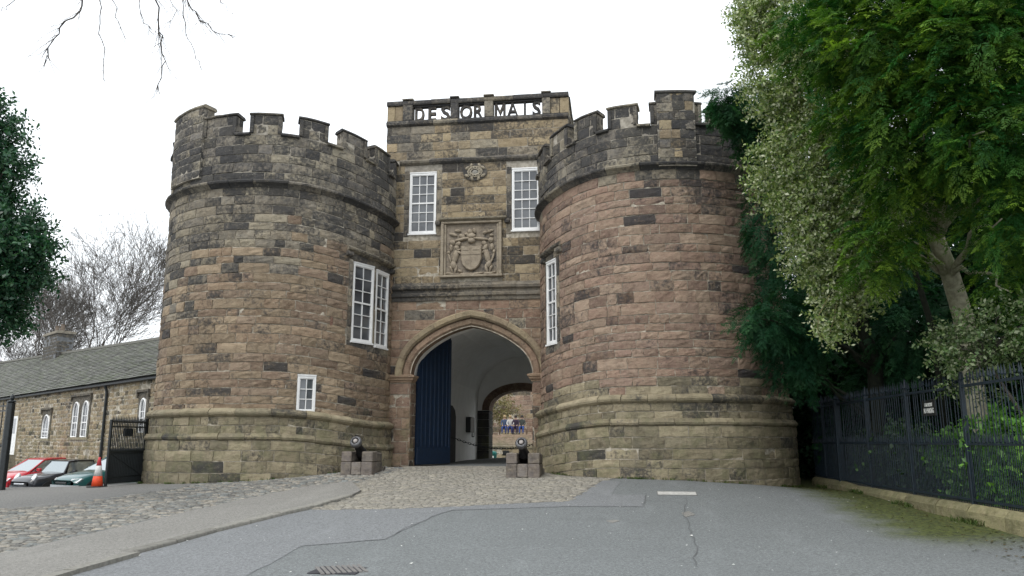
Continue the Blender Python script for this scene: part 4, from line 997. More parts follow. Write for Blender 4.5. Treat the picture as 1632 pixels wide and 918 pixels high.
MB().box(c_.x - .1, c_.x + .1, c_.y - .27, c_.y - .21, .30 + c_.z, .42 + c_.z).obj('notice', 'plate_white', bn)
c_ = at(776.5, 733, 44.8); bn = thing('notice_post', c_ - Vector((0, 0, .3)), 'narrow white notice board on a post beside the green bin', 'sign')
MB().bbox(c_.x - .07, c_.x + .07, c_.y - .02, c_.y + .02, c_.z - .05, c_.z + .5, .01).obj('board', 'plate_white', bn); MB().box(c_.x - .02, c_.x + .02, c_.y + .021, c_.y + .05, c_.z - .4, c_.z + .45).obj('post', 'iron_black', bn)
c_ = at(808, 721, 49.85); bn = thing('wall_hole', c_, 'small dark rectangular plaque in the low court wall, drawn as a black plate', 'hole')
MB().bbox(c_.x - .2, c_.x + .2, 49.93, 49.985, c_.z - .12, c_.z + .12, .01).obj('plate', 'board_black', bn); MB().bbox(c_.x - .24, c_.x + .24, 49.95, 49.99, c_.z - .16, c_.z - .121, .005).obj('ledge', 'board_black', bn)  # black plate stands for the dark inside of a hole
# people on a bench
tinted('cloth', .85, .2, 30); simple('hair_dark', (.02, .015, .012), .7, .3, 20); simple('hair_fair', (.35, .25, .13), .7, .3, 20); simple('bench_wood', (.14, .10, .07), .8, .3, 15)
def person(loc, rz, top, legs, hair, label, lean=0.0, arm=0.0, seed=0):
    r = random.Random(seed); S = {}
    J = [('pel', 0, .05, .50, .15), ('spn', 0, .07 + lean * .4, .72, .145), ('chs', 0, .06 - lean, .95, .155), ('nck', 0, .03 - lean, 1.12, .055), ('hd', 0, .0 - lean, 1.24, .095), ('crn', 0, .01 - lean, 1.34, .075)]
    for s, sg in (('l', -1), ('r', 1)):
        J += [('hip' + s, sg * .10, .02, .50, .105), ('kne' + s, sg * .13, -.42, .52, .075), ('ank' + s, sg * .13, -.40 + r.uniform(-.08, .08), .10, .045), ('toe' + s, sg * .15, -.58, .05, .04),
              ('sho' + s, sg * .18, .05 - lean, 1.03, .07), ('elb' + s, sg * .25, -.06 - lean * .8, .77, .048), ('wri' + s, sg * .12, -.30, .64 + arm, .035), ('han' + s, sg * .06, -.37, .63 + arm, .03)]
    E_ = [('pel', 'spn'), ('spn', 'chs'), ('chs', 'nck'), ('nck', 'hd'), ('hd', 'crn')]
    for s in 'lr': E_ += [('pel', 'hip' + s), ('hip' + s, 'kne' + s), ('kne' + s, 'ank' + s), ('ank' + s, 'toe' + s), ('chs', 'sho' + s), ('sho' + s, 'elb' + s), ('elb' + s, 'wri' + s), ('wri' + s, 'han' + s)]
    ix = {j[0]: i for i, j in enumerate(J)}; me = bpy.data.meshes.new('tmp'); me.from_pydata([j[1:4] for j in J], [(ix[a], ix[b]) for a, b in E_], [])
    o = bpy.data.objects.new('tmp', me); COL.objects.link(o); md = o.modifiers.new('s', 'SKIN'); sub = o.modifiers.new('d', 'SUBSURF'); sub.levels = 1; sub.render_levels = 1
    for i, j in enumerate(J): me.skin_vertices[0].data[i].radius = (j[4], j[4])
    me.skin_vertices[0].data[0].use_root = True
    dg = bpy.context.evaluated_depsgraph_get(); em = o.evaluated_get(dg).to_mesh(); V = [v.co.copy() for v in em.vertices]; F = [tuple(p.vertices) for p in em.polygons]; o.evaluated_get(dg).to_mesh_clear(); bpy.data.objects.remove(o)
    T = []
    for v in V:
        if v.z > 1.10: c = (.45, .30, .23)
        elif v.z < .13: c = (.03, .03, .035)
        elif v.y < -.29 and v.z > .58 and abs(v.x) < .2: c = (.45, .30, .23)
        elif v.z < .62 and not (v.z > .5 and v.y > .12): c = legs
        else: c = top
        T.append((*c, 0))
    root = thing('person', loc, label, 'person', rotz=rz); put('body', V, F, 'cloth', root, T, True, local=True)
    h = MB(); h.lathe([(.112, -.02), (.118, .04), (.105, .10), (.07, .15), (.01, .165)], 10, Matrix.Translation((0, .03 - lean, 1.24))); h.obj('hair', hair, root, None, True, local=True)
bx_ = at(817, 692, 57.2); bz = .45
bench = thing('bench', (bx_.x, bx_.y + .3, bx_.z), 'plain wooden bench under the seated group in the inner court', 'bench')
for i in range(3): MB().bbox(bx_.x - 1.15, bx_.x + 1.15, bx_.y + .05 + i * .14, bx_.y + .17 + i * .14, bx_.z + .33, bx_.z + .37, .008).obj('seat_slat', 'bench_wood', bench)
for x in (-1, 0, 1): MB().bbox(bx_.x + x - .04, bx_.x + x + .04, bx_.y + .06, bx_.y + .42, bx_.z - .2, bx_.z + .328, .008).obj('leg', 'bench_wood', bench)
for (dx, top, legs, hair, lab, ln, sd) in ((-.62, (.06, .09, .16), (.03, .06, .20), 'hair_fair', 'person in blue jacket seated at the left end of the court bench', .03, 1), (-.20, (.55, .54, .52), (.03, .05, .18), 'hair_fair', 'person in a white top seated second from left on the court bench', .06, 2), (.22, (.05, .035, .06), (.025, .02, .06), 'hair_dark', 'person in dark purple clothes seated third from left on the court bench', .10, 3), (.66, (.05, .06, .055), (.03, .07, .24), 'hair_dark', 'person in dark top and bright jeans at the right end of the court bench', .0, 4)):
    person((bx_.x + dx, bx_.y + .2, bx_.z - .02), RND.uniform(-.25, .25), top, legs, hair, lab, ln, 0, sd)

# ------------------------------------------------------------------ cannons on stone carriages
def cannon(px, py, label):
    g = ground_px(px, py); r = thing('cannon', (g.x, g.y + .45, g.z), label, 'cannon', 'cannons before the gateway')
    cs = [(.15, .135, .125), (.22, .20, .185), (.17, .15, .14), (.13, .12, .11)]
    def blk(x0, x1, y0, y1, z0, z1, c): MB().bbox(x0 + .003, x1 - .003, y0 + .003, y1 - .003, z0 + .003, z1 - .003, .02).obj('carriage_stone', 'carved_stone', r, (*c, .25), local=True)
    for sg in (-1, 1):
        x0, x1 = (-.44, -.15) if sg < 0 else (.13, .44)
        blk(x0, x1, -.45, .0, -.08, .36, cs[0 if sg < 0 else 2]); blk(x0, x1, .0, .5, -.08, .36, cs[3]); blk(x0, x1, -.42, .05, .36, .64, cs[2 if sg < 0 else 0]); blk(x0, x1, .05, .46, .36, .60, cs[3])
    blk(-.15, .13, -.44, .2, .02, .36, cs[1]); blk(-.46, .46, .5, .78, -.1, .22, cs[3])
    d = Vector((-.02, -.86, .52)).normalized(); M_ = Matrix.Translation((-.01, .32, .42)) @ d.to_track_quat('Z', 'Y').to_matrix().to_4x4()
    b = MB().lathe([(.02, -.16), (.06, -.14), (.06, -.09), (.03, -.06), (.12, -.03), (.155, 0), (.15, .05), (.14, .06), (.135, .32), (.15, .33), (.15, .37), (.125, .38), (.108, .80), (.12, .82), (.145, .86), (.15, .93), (.135, .965), (.085, .97), (.075, .90)], 16, M_).obj('barrel', 'gun_iron', r, None, True, local=True)
    MB().lathe([(.118, .80), (.14, .82), (.158, .87), (.162, .93), (.14, .975), (.10, .98)], 16, M_, False).obj('muzzle_ring', 'alloy_worn', b, None, True, local=True)
    MB().lathe([(.07, .94), (.055, .985), (.02, .995)], 12, M_).obj('muzzle_plug', 'stone_plug', b, None, True, local=True)
    tr = MB(); tr.tube([(-.2, .13, .50), (.18, .13, .50)], .045, 8); tr.obj('trunnion', 'gun_iron', b, local=True)
    return r
simple('alloy_worn', (.12, .12, .125), .45, .5, 25, .4); simple('stone_plug', (.34, .31, .29), .7, .2, 20)
cannon(567, 759, 'black cannon on stone carriage at the foot of the left tower'); cannon(833, 763, 'black cannon on stone carriage at the right of the gateway')

# ------------------------------------------------------------------ iron railings on the right
KX = lambda y: 5.88 - (y - 12.8) * .0432
def railing_bar(P, z0, z1, r=.0095, spike=True):
    mb = MB(); x, y = P
    mb.tube([(x, y, z0), (x, y, z1 - .16)], r, 5, False)
    if spike: mb.add([(x + a, y + b, z1 - .16) for a, b in ((-.016, -.016), (.016, -.016), (.016, .016), (-.016, .016))] + [(x, y, z1)] + [(x, y, z1 - .2)], [(0, 1, 4), (1, 2, 4), (2, 3, 4), (3, 0, 4), (1, 0, 5), (2, 1, 5), (3, 2, 5), (0, 3, 5)])
    return mb
FN = thing('iron_railing', (5.8, 15, .5), 'tall black spiked iron railing on the low kerb wall at right', 'railing')
fx = lambda y: KX(y) + .13
y = 9.5; me_bar = new_mesh('bar', *(lambda m: (m.V, m.F))(railing_bar((0, 0), .0, 2.24, .0085)), 'iron_blue'); me_dog = new_mesh('dog_bar', *(lambda m: (m.V, m.F))(railing_bar((0, 0), .0, 1.18, .0065)), 'iron_blue')
k_ = 0
while y < 23.7:
    z_ = .55
    for (me, dy, nm) in ((me_bar, 0, 'bar'), (me_dog, .0575, 'dog_bar')):
        o = bpy.data.objects.new(nm, me); COL.objects.link(o); o.parent = FN; o.location = Vector((fx(y + dy), y + dy, z_)) - FN.location
        o.rotation_euler = (RND.uniform(-.008, .008), RND.uniform(-.008, .008), 0); o.scale = (1, 1, RND.uniform(.99, 1.01))
    y += .115
for (z0, z1) in ((.60, .635), (1.52, 1.555), (2.50, 2.545)):
    for (ya, yb) in ((9.4, 14.5), (14.5, 19.2), (19.2, 23.8)):
        mb = MB(); mb.add([(fx(yy) + dx, yy, z) for yy in (ya + .002, yb - .002) for dx in (-.022, .022) for z in (z0, z1)], [(0, 1, 3, 2), (4, 6, 7, 5), (0, 4, 5, 1), (2, 3, 7, 6), (1, 5, 7, 3), (0, 2, 6, 4)]); mb.obj('rail', 'iron_blue', FN)
for yy in (11.9, 14.5, 16.9, 19.2, 21.3, 22.6):
    wd = .075 if yy in (21.3,) else .032
    p = MB(); p.bbox(fx(yy) - wd, fx(yy) + wd, yy + .03, yy + .03 + wd * 2, .2, 2.62, .008); po = p.obj('post', 'iron_blue', FN)
    MB().lathe([(wd * .8, 0), (wd * 1.3, .03), (wd, .07), (.012, .2)], 8, Matrix.Translation((fx(yy), yy + .03 + wd, 2.62))).obj('finial', 'iron_blue', po)
    b = MB(); b.tube([(fx(yy) + .04, yy + .06, 1.9), (fx(yy) + .35, yy + .06, 1.2), (fx(yy) + .55, yy + .06, .35)], .012, 5); b.obj('stay', 'iron_blue', po)
KB = thing('kerb_wall', (5.7, 14, .2), 'low mossy coping stones carrying the iron railing', 'kerb')
y = 9.3
while y < 23.6:
    L_ = RND.uniform(.95, 1.5); y1 = min(y + L_, 23.6)
    if not (20.75 < (y + y1) / 2 < 21.5 and False):
        V = []
        for yy in (y + .008, y1 - .008):
            x = KX(yy); g = H(x - .1, yy); j = RND.uniform(-.012, .012)
            top_ = .545 if yy < 21 else .60
            V += [(x - .02, yy, g - .15), (x - .015 + j, yy, top_ - .11), (x + .045 + j, yy, top_ - .025), (x + .10, yy, top_ + j * .4), (x + .30, yy, top_ + j * .4), (x + .36, yy, top_ - .06), (x + .37, yy, g - .15)]
        t = stone_tint('plinth'); put('coping_stone', V, [(i, 7 + i, 8 + i, i + 1) for i in range(6)] + [tuple(range(7))[::-1], tuple(range(7, 14))], 'sandstone', KB, (t[0] * .95, t[1] * 1.0, t[2] * .8, .1))
    y = y1
# NO PARKING board
py_ = at(1481, 650, 1); rr = ray(1481, 650); tpar = (fx(14.9) - .05) / rr.x; sp = EYE + rr * tpar
SG = thing('parking_sign', (sp.x, sp.y, sp.z), 'small black no parking board fixed to the railing bars', 'sign')
MB().bbox(sp.x - .012, sp.x + .012, sp.y - .31, sp.y + .31, sp.z - .15, sp.z + .15, .006).obj('board', 'board_black', SG)
def text_on(s, y0, y1, z0, z1, x, root):      # read from the road side (-x): reads towards -y
    V, F = letter(s, 0, 1, 0, 1, 0, 1); W = [(x - .003 * (1 - b), y0 + (y1 - y0) * a, z0 + (z1 - z0) * c) for a, b, c in V]; put('lettering', W, F, 'plate_white', root)
text_on('CASTLE FORECOURT', sp.y + .19, sp.y - .19, sp.z + .025, sp.z + .09, sp.x - .0125, SG); text_on('NO PARKING', sp.y + .24, sp.y - .24, sp.z - .10, sp.z - .005, sp.x - .0125, SG)

# ------------------------------------------------------------------ entrance gates at the far left
def iron_gate(name, A, B, zb, zt, label, n):
    a, b = Vector(A), Vector(B); g = thing(name, (a.x, a.y, zb), label, 'gate'); e = b - a; L_ = e.length
    M_ = Matrix.Translation((a.x, a.y, 0)) @ Matrix.Rotation(math.atan2(e.y, e.x), 4, 'Z')
    for i in range(n):
        u = .06 + (L_ - .12) * i / (n - 1); m = railing_bar((0, 0), zb + .05, zt + .16, .016); MB().add([M_ @ (v + Vector((u, 0, 0))) for v in m.V], m.F).obj('bar', 'iron_black', g)
        if i < n - 1:
            u += (L_ - .12) / (n - 1) / 2; m = railing_bar((0, 0), zb + .05, zb + (zt - zb) * .58, .010); MB().add([M_ @ (v + Vector((u, 0, 0))) for v in m.V], m.F).obj('dog_bar', 'iron_black', g)
    for z in (zb + .06, zb + .22, zb + (zt - zb) * .52, zt - .16, zt - .03): MB().box(0, L_, -.02, .02, z - .018, z + .018, M_).obj('rail', 'iron_black', g)
    for u, w in ((0, .04), (L_, .03)): MB().bbox(u - w, u + w, -w, w, zb, zt + (.1 if u == 0 else .03), .006, M_).obj('stile', 'iron_black', g)
    d = MB(); d.tube([M_ @ Vector((.03, 0, zb + .2)), M_ @ Vector((L_ - .03, 0, zb + (zt - zb) * .5))], .016, 5); d.obj('brace', 'iron_black', g)
    return g, M_, L_
A_ = at(232, 700, 23.2); B_ = at(175, 700, 21.6); zg = H(B_.x, B_.y) + .03
g_, M_, L_ = iron_gate('iron_gate', A_.xy, B_.xy, zg, 2.14, 'black spiked iron gate leaf standing open beside left tower', 22)
MB().box(L_ * .36, L_ * .62, -.03, -.022, 1.72, 1.94, M_).obj('notice_plate', 'recess_dark', g_)
for i in range(3): MB().box(L_ * .38, L_ * .60, -.034, -.031, 1.75 + i * .065, 1.775 + i * .065, M_).obj('notice_line', 'grey_plastic', g_)
A_ = at(7, 700, 21.0); B_ = at(-75, 700, 23.0); zg2 = H(A_.x, A_.y)
iron_gate('iron_gate', A_.xy, B_.xy, zg2, 2.55, 'black spiked iron gate at the far left edge of the view', 14)
gpz = thing('gate_post', (A_.x + .1, A_.y, zg2), 'heavy black iron gate post with ball top at the left edge', 'post')
MB().bbox(A_.x + .02, A_.x + .16, A_.y - .07, A_.y + .07, zg2 - .1, 2.60, .012).obj('shaft', 'iron_black', gpz); MB().lathe([(.05, 0), (.10, .02), (.10, .05), (.04, .08), (.06, .12), (.05, .18), (.005, .24)], 10, Matrix.Translation((A_.x + .09, A_.y, 2.60))).obj('finial', 'iron_black', gpz)
# traffic cone
cg = at(154.5, 775, 21.3); cz = H(cg.x, cg.y); cn = thing('traffic_cone', (cg.x, cg.y, cz), 'orange traffic cone with grey sleeve beside the open iron gate', 'cone')
T_ = Matrix.Translation((cg.x, cg.y, cz))
MB().bbox(-.19, .19, -.19, .19, 0, .035, .012, T_).obj('base', 'rubber', cn)
MB().lathe([(.15, .035), (.112, .30), (.110, .301)], 16, T_).obj('lower_cone', 'cone_orange', cn, None, True); MB().lathe([(.113, .302), (.07, .575), (.068, .576)], 16, T_).obj('reflective_sleeve', 'cone_sleeve', cn, None, True); MB().lathe([(.070, .577), (.032, .79), (.025, .80)], 16, T_).obj('upper_cone', 'cone_red', cn, None, True)

# ------------------------------------------------------------------ cars
def car(loc, head, paint, label, L=3.9, W=1.68, Hh=1.42, hood=.92, nose=.62, ws=(.98, 1.62), rear=(3.1, 3.75), belt=.93, lamp='oval', plinth='paint', wheel_r=.30):
    """x runs from the nose (0) to the tail (L); stations give the body's outline"""
    root = thing('parked_car', loc, label, 'car', 'cars parked by the stone house', rotz=math.atan2(head[1], head[0]) + PI)
    hw = W / 2
    st = [(0.0, nose - .14, .36, .70), (.06, nose, .28, .80), (.22, nose + .10, .22, .90), (.55, hood - .10, .20, .965), (ws[0], hood, .19, .99), (1.7, belt, .19, 1.0), (2.6, belt + .02, .19, 1.0), (3.2, belt + .03, .20, .99), (L - .25, belt + .02, .22, .95), (L - .04, belt - .06, .27, .87), (L, belt - .2, .36, .78)]
    V = []; k = 11
    for (x, zt, zb, f) in st:
        w = hw * f
        ring_ = [(0, zb), (.80 * w, zb), (.95 * w, zb + .08), (1.0 * w, zb + .30), (.985 * w, min(zt - .10, .72)), (.93 * w, zt - .03), (.80 * w, zt), (.5 * w, zt + .022), (0, zt + .03)]
        full = [(-y, z) for y, z in ring_[:0:-1]][:-1] if False else None
        V += [Vector((x, y, z)) for y, z in ring_] + [Vector((x, -y, z)) for y, z in ring_[-2:0:-1]]
    m = 16; F = [(i * m + j, i * m + (j + 1) % m, (i + 1) * m + (j + 1) % m, (i + 1) * m + j) for i in range(len(st) - 1) for j in range(m)] + [tuple(range(m))[::-1], tuple((len(st) - 1) * m + j for j in range(m))]
    body = put('body', V, F, paint, root, None, True, local=True)
    # cabin: roof, pillars and glass
    bw, tw = hw * .93, hw * .74
    base = [(ws[0], hood + .02), (rear[1], belt + .02)]; x0, x1, x2, x3 = ws[0], ws[1], rear[0], rear[1]
    rf = [(x1, Hh - .04), (x1 + .35, Hh), (x2 - .3, Hh), (x2, Hh - .05)]
    mb = MB(); V = []
    for (x, z) in rf: V += [Vector((x, s * tw * q, z + (.025 if q < .9 else 0))) for s, q in ((-1, 1.03), (-1, .8), (1, .8), (1, 1.03))]
    V += [v - Vector((0, 0, .05)) for v in V[:]]; n = 4
    F = [(i * n + j, (i + 1) * n + j, (i + 1) * n + j + 1, i * n + j + 1) for i in range(3) for j in range(3)] + [(16 + i * n + j, 16 + i * n + j + 1, 16 + (i + 1) * n + j + 1, 16 + (i + 1) * n + j) for i in range(3) for j in range(3)]
    per = [0, 4, 8, 12, 13, 14, 15, 11, 7, 3, 2, 1]; F += [(per[i], per[(i + 1) % 12], 16 + per[(i + 1) % 12], 16 + per[i]) for i in range(12)]
    mb.add(V, F); mb.obj('roof', paint if paint != 'paint_black' else 'paint_black', root, None, False, local=True)
    for s in (-1, 1):
        for (xa, xb, wd, nm) in ((x0 + .02, x1, .035, 'windscreen_pillar'), ((x1 + x2) / 2 + .12, (x1 + x2) / 2 + .12, .035, 'door_pillar'), (x3 - .02, x2, .06, 'rear_pillar')):
            p = MB(); p.tube([(xa, s * bw * .985, belt - .03), (xb, s * tw * 1.02, Hh - .05)], wd, 6); p.obj(nm, paint, root, local=True)
    def glass(P, nm): put(nm, [Vector(p) for p in P] + [Vector(p) + Vector((0, 0, -.004)) for p in P], [(0, 1, 2, 3), (7, 6, 5, 4)], 'car_glass', root, local=True)
    glass([(x0, -bw * .95, hood), (x0, bw * .95, hood), (x1, tw * .97, Hh - .055), (x1, -tw * .97, Hh - .055)], 'windscreen'); glass([(x3, bw * .93, belt), (x3, -bw * .93, belt), (x2, -tw * .97, Hh - .07), (x2, tw * .97, Hh - .07)], 'rear_window')
    xm = (x1 + x2) / 2 + .12
    for s in (-1, 1):
        glass([(x0 + .14, s * bw * .97, belt - .02), (xm, s * bw * .97, belt - .02), (xm, s * tw * 1.0, Hh - .06), (x1 + .02, s * tw * 1.0, Hh - .06)], 'side_window'); glass([(xm, s * bw * .97, belt - .02), (x3 - .1, s * bw * .97, belt), (x2 - .02, s * tw * 1.0, Hh - .07), (xm, s * tw, Hh - .06)], 'side_window')
        mi = MB(); mi.bbox(-.06, .06, -.10, .10, -.06, .06, .02, Matrix.Translation((x0 + .35, s * (bw + .12), belt + .06))); mi.obj('wing_mirror', paint, root, local=True)
        for wx in (.72, L - .72):
            T = Matrix.Translation((wx, s * (hw - .10), wheel_r)) @ Matrix.Rotation(PI / 2, 4, 'X')
            ar = MB(); ar.lathe([(.30 + .07, -.075), (.30 + .075, .075)], 18, Matrix.Translation((wx, s * (hw - .073), wheel_r)) @ Matrix.Rotation(PI / 2, 4, 'X')); ar.obj('wheel_arch', 'rubber', root, local=True)
            w_ = MB(); w_.lathe([(wheel_r * .62, -.10), (wheel_r * .95, -.10), (wheel_r, -.07), (wheel_r, .07), (wheel_r * .95, .10), (wheel_r * .62, .10)], 20, T); wo_ = w_.obj('wheel', 'rubber', root, None, True, local=True)
            w_ = MB(); w_.lathe([(.02, -.105), (.06, -.108), (.07, -.102), (wheel_r * .55, -.098), (wheel_r * .63, -.104), (wheel_r * .63, .104), (wheel_r * .55, .098), (.07, .102), (.06, .108), (.02, .105)], 14, T); w_.obj('rim', 'alloy', wo_, local=True)
        if lamp == 'oval':
            l = MB(); l.lathe([(.02, .05), (.09, .04), (.13, .0), (.135, -.06)], 14, Matrix.Translation((.20, s * hw * .70, nose + .07)) @ Matrix.Rotation(-rad(62), 4, 'Y') @ Matrix.Diagonal((1.25, .85, 1, 1))); l.obj('headlight', 'lamp_glass', root, None, True, local=True)
            l = MB(); P = [Vector((.20, s * hw * .70, nose + .07)) + Matrix.Rotation(-rad(62), 3, 'Y') @ Vector((.172 * math.cos(t * PI / 8), .118 * math.sin(t * PI / 8), 0)) for t in range(17)]; l.tube(P, .014, 5, False); l.obj('headlight_rim', 'chrome', root, local=True)
        else:
            l = MB(); l.add([(.045, s * hw * .50, nose - .10), (.13, s * hw * .86, nose - .08), (.30, s * hw * .93, nose + .06), (.12, s * hw * .55, nose + .05)], [(0, 1, 2, 3)]); l.add([(.10, s * hw * .50, nose - .12), (.2, s * hw * .84, nose - .10), (.36, s * hw * .86, nose + .04), (.2, s * hw * .52, nose + .04)], [(3, 2, 1, 0)]); V = l.V; l.F = [(0, 1, 2, 3), (7, 6, 5, 4), (0, 4, 5, 1), (1, 5, 6, 2), (2, 6, 7, 3), (3, 7, 4, 0)]; l.V = [Vector((v.x - .03, v.y * 1.02, v.z + .02)) if i < 4 else v for i, v in enumerate(V)]; l.obj('headlight', 'lamp_glass', root, local=True)
    bmat = 'grey_plastic' if plinth == 'grey' else paint
    b = MB(); P = [(-.05, -.72), (-.06, 0), (-.05, .72)]; pr = [(.16, -.93), (.02, -.80), (-.05, -.4), (-.07, 0), (-.05, .4), (.02, .80), (.16, .93)]
    V = []; 
    for (x, f) in pr: V += [Vector((x, f * hw * 1.01, z)) for z in (.24, .50)] + [Vector((x + .14, f * hw * .97, z)) for z in (.50, .24)]
    F = [(i * 4 + j, (i + 1) * 4 + j, (i + 1) * 4 + (j + 1) % 4, i * 4 + (j + 1) % 4) for i in range(6) for j in range(4)]; put('front_bumper', V, F, bmat, root, None, False, local=True)
    MB().bbox(-.085, -.06, -.26, .26, .32, .43, .004).obj('number_plate', 'plate_white', root, local=True)
    MB().bbox(-.02, .05, -.33, .33, .535, .60, .015).obj('grille', 'board_black' if lamp != 'oval' else 'chrome', root, local=True)
    MB().bbox(-.075, -.03, -.5, .5, .255, .30, .01).obj('lower_intake', 'board_black', root, local=True)
    for s in (-1, 1): MB().bbox(.78, L - .6, s * hw * 1.0 - .012, s * hw * 1.0 + .012, .44, .52, .006).obj('side_strip', 'grey_plastic' if plinth == 'grey' else 'rubber', root, local=True); MB().bbox(2.05, 2.2, s * hw - .015 + s * .02, s * hw + .015 + s * .02, .76, .79, .006).obj('door_handle', paint, root, local=True)
    return root
def park(px, d, head, **kw):
    p = at(px, 770, d); return car((p.x, p.y, H(p.x - head[0] * 1.5, p.y - head[1] * 1.5) - .0), head, **kw)
park(97, 26.3, (-.42, -.91), paint='paint_green', label='teal green estate car with grey bumper behind the traffic cone', L=4.3, W=1.7, Hh=1.44, hood=.94, nose=.64, ws=(1.15, 1.95), rear=(3.75, 4.2), lamp='wide', plinth='grey')
park(30, 29.3, (-.40, -.92), paint='paint_black', label='small black hatchback parked between the red and green cars', L=3.65, W=1.69, Hh=1.42, hood=.96, nose=.72, ws=(1.2, 1.46), rear=(3.2, 3.55), lamp='oval')
park(-12, 31.6, (-.36, -.93), paint='paint_red', label='bright red hatchback at the left end of the parked cars', L=3.75, W=1.64, Hh=1.44, hood=.93, nose=.62, ws=(.95, 1.65), rear=(3.0, 3.7), lamp='wide')

# ------------------------------------------------------------------ stone house on the left
HA, HB = Vector((-33.49, 39.36)), Vector((-16.91, 26.63)); he = (HB - HA).normalized(); hn = Vector((he.y, -he.x)); EAVE = 3.80
if hn.dot(-HA) < 0: hn = -hn
HM = lambda u, v, w: Vector((*(HA + he * u + hn * w), v))
def wall_hit(px, py): r = ray(px, py); t = (HA - EYE.xy).dot(hn) / r.xy.dot(hn); p = EYE + r * t; return (p.xy - HA).dot(he), p.z
HS0, HS1 = -17.0, 24.0
HO = thing('stone_house', (*(HA + he * 8), -.4), 'long low rubble stone house with slate roof beside the left tower', 'house')
def hw_px(l, r_, t, b): 
    (ul, zb), (ur, _), (_, zt) = wall_hit(l, b), wall_hit(r_, b), wall_hit((l + r_) / 2, t); return ul, ur, zb, zt
dU0, dU1, dZ0, dZ1 = hw_px(9, 23, 664, 724); w1 = hw_px(66.5, 77, 662, 699); w2 = hw_px(113.5, 122.5, 642, 697); w3 = hw_px(128.5, 138, 640, 697); w4 = hw_px(221, 230, 636, 690)
opens = [(dU0, dU1, dZ0, dZ1), w1, w2, w3, w4]
body = MB(); body.prism([(HS0, -1.5), (HS1, -1.5), (HS1, EAVE), (HS0, EAVE)], -6.5, 0, HM); body.obj('core_wall', 'mortar', HO)
hm = Masonry()
trim = [(o[0] - .22, o[1] + .22, o[2] - .12, o[3] + .45) for o in opens[1:]] + [(dU0 - .18, dU1 + .18, dZ0 - .1, dZ1 + .2)]
hm.rows(HM, HS0, HS1, -.9, EAVE, lambda v, u: RND.choice(['buff', 'buff', 'tan', 'plinth', 'buff']), trim, ch=(.13, .2), sw=(.18, .5), w=.015, rough=.014)
hm.build(HO)
def jamb(u0, u1, v0, v1, w, c, nm='surround_stone'): MB().prism([(u0, v0), (u1, v0), (u1, v1), (u0, v1)], -.02, w, HM).obj(nm, 'sandstone', HO, c)
DK = (.095, .09, .078, .2)
for i_, (u0, u1, v0, v1) in enumerate(opens[1:]):
    if i_ == 2: continue
    if i_ == 1: jamb(u1 + .005, w3[0] - .005, v0, v1, .03, DK, 'mullion')
    l0, l1, t1 = u0, u1, v1
    if i_ == 1: u1 = w3[1]
    jamb(u0 - .2, u0 - .005, v0, v1, .03, DK); jamb(u1 + .005, u1 + .2, v0, v1, .03, DK); jamb(u0 - .2, u1 + .2, v1 + .004, v1 + .24, .03, DK); jamb(u0 - .3, u1 + .3, v1 + .245, v1 + .33, .11, DK, 'hood_mould'); jamb(u0 - .24, u1 + .24, v0 - .1, v0 - .004, .07, (.33, .29, .21, .1), 'sill')
    jamb(u0 - .3, u0 - .22, v1 + .05, v1 + .243, .10, DK, 'hood_return'); jamb(u1 + .22, u1 + .3, v1 + .05, v1 + .243, .10, DK, 'hood_return')
    # arched white light
    for (u0, u1, v0, v1) in ([(l0, l1, v0, v1), w3] if i_ == 1 else [(l0, l1, v0, v1)]):
      W_ = u1 - u0; n = 8; hgt = v1 - v0 - W_ * .5; outl = [(-W_ / 2, 0), (W_ / 2, 0)] + [(W_ / 2 * math.cos(PI * i / n), hgt + W_ * .5 * math.sin(PI * i / n)) for i in range(n + 1)]
      cu = (u0 + u1) / 2; MB().prism([(cu + a, v0 + b) for a, b in outl], -.02, .004, HM).obj('pane_backing', 'window_glass', HO)
      f = MB(); P = [HM(cu + a * .93, v0 + b * .985 + .02, .02) for a, b in outl]; f.tube(P + [P[0]], .042, 5, False)
      f.tube([HM(u0, v0 + hgt * .55, .015), HM(u1, v0 + hgt * .55, .015)], .028, 4)
      for q in (.28, .8): f.tube([HM(u0, v0 + hgt * q, .012), HM(u1, v0 + hgt * q, .012)], .014, 4)
      f.tube([HM(cu, v0, .012), HM(cu, v0 + hgt + W_ * .45, .012)], .012, 4)
      f.obj('window_frame', 'white_paint', HO)
d = MB(); d.prism([(dU0, dZ0), (dU1, dZ0), (dU1, dZ1), (dU0, dZ1)], -.02, .035, HM); dr = d.obj('door', 'white_paint', HO)
for q in (.18, .58): 
    u = dU0 + (dU1 - dU0) * q; wd = (dU1 - dU0) * .25; MB().prism([(u, dZ0 + 1.05), (u + wd, dZ0 + 1.05), (u + wd, dZ1 - .12), (u, dZ1 - .12)], .036, .040, HM).obj('pane', 'window_glass', dr)
    MB().prism([(u, dZ0 + .12), (u + wd, dZ0 + .12), (u + wd, dZ0 + .9), (u, dZ0 + .9)], .036, .046, HM).obj('panel', 'white_paint', dr)
jamb(dU0 - .16, dU0 - .005, dZ0, dZ1, .03, (.36, .31, .22, .1)); jamb(dU1 + .005, dU1 + .16, dZ0, dZ1, .03, (.36, .31, .22, .1)); jamb(dU0 - .2, dU1 + .2, dZ1 + .004, dZ1 + .2, .04, (.36, .31, .22, .1), 'lintel')
for i in range(4): MB().prism([(dU0 - .25 - .1 * i, dZ0 - .2 * (i + 1)), (dU1 + .25 + .1 * i, dZ0 - .2 * (i + 1)), (dU1 + .25 + .1 * i, dZ0 - .2 * i - .004), (dU0 - .25 - .1 * i, dZ0 - .2 * i - .004)], .02, .55 + .3 * i, HM).obj('door_step', 'sandstone', HO, (.27, .25, .2, .2))
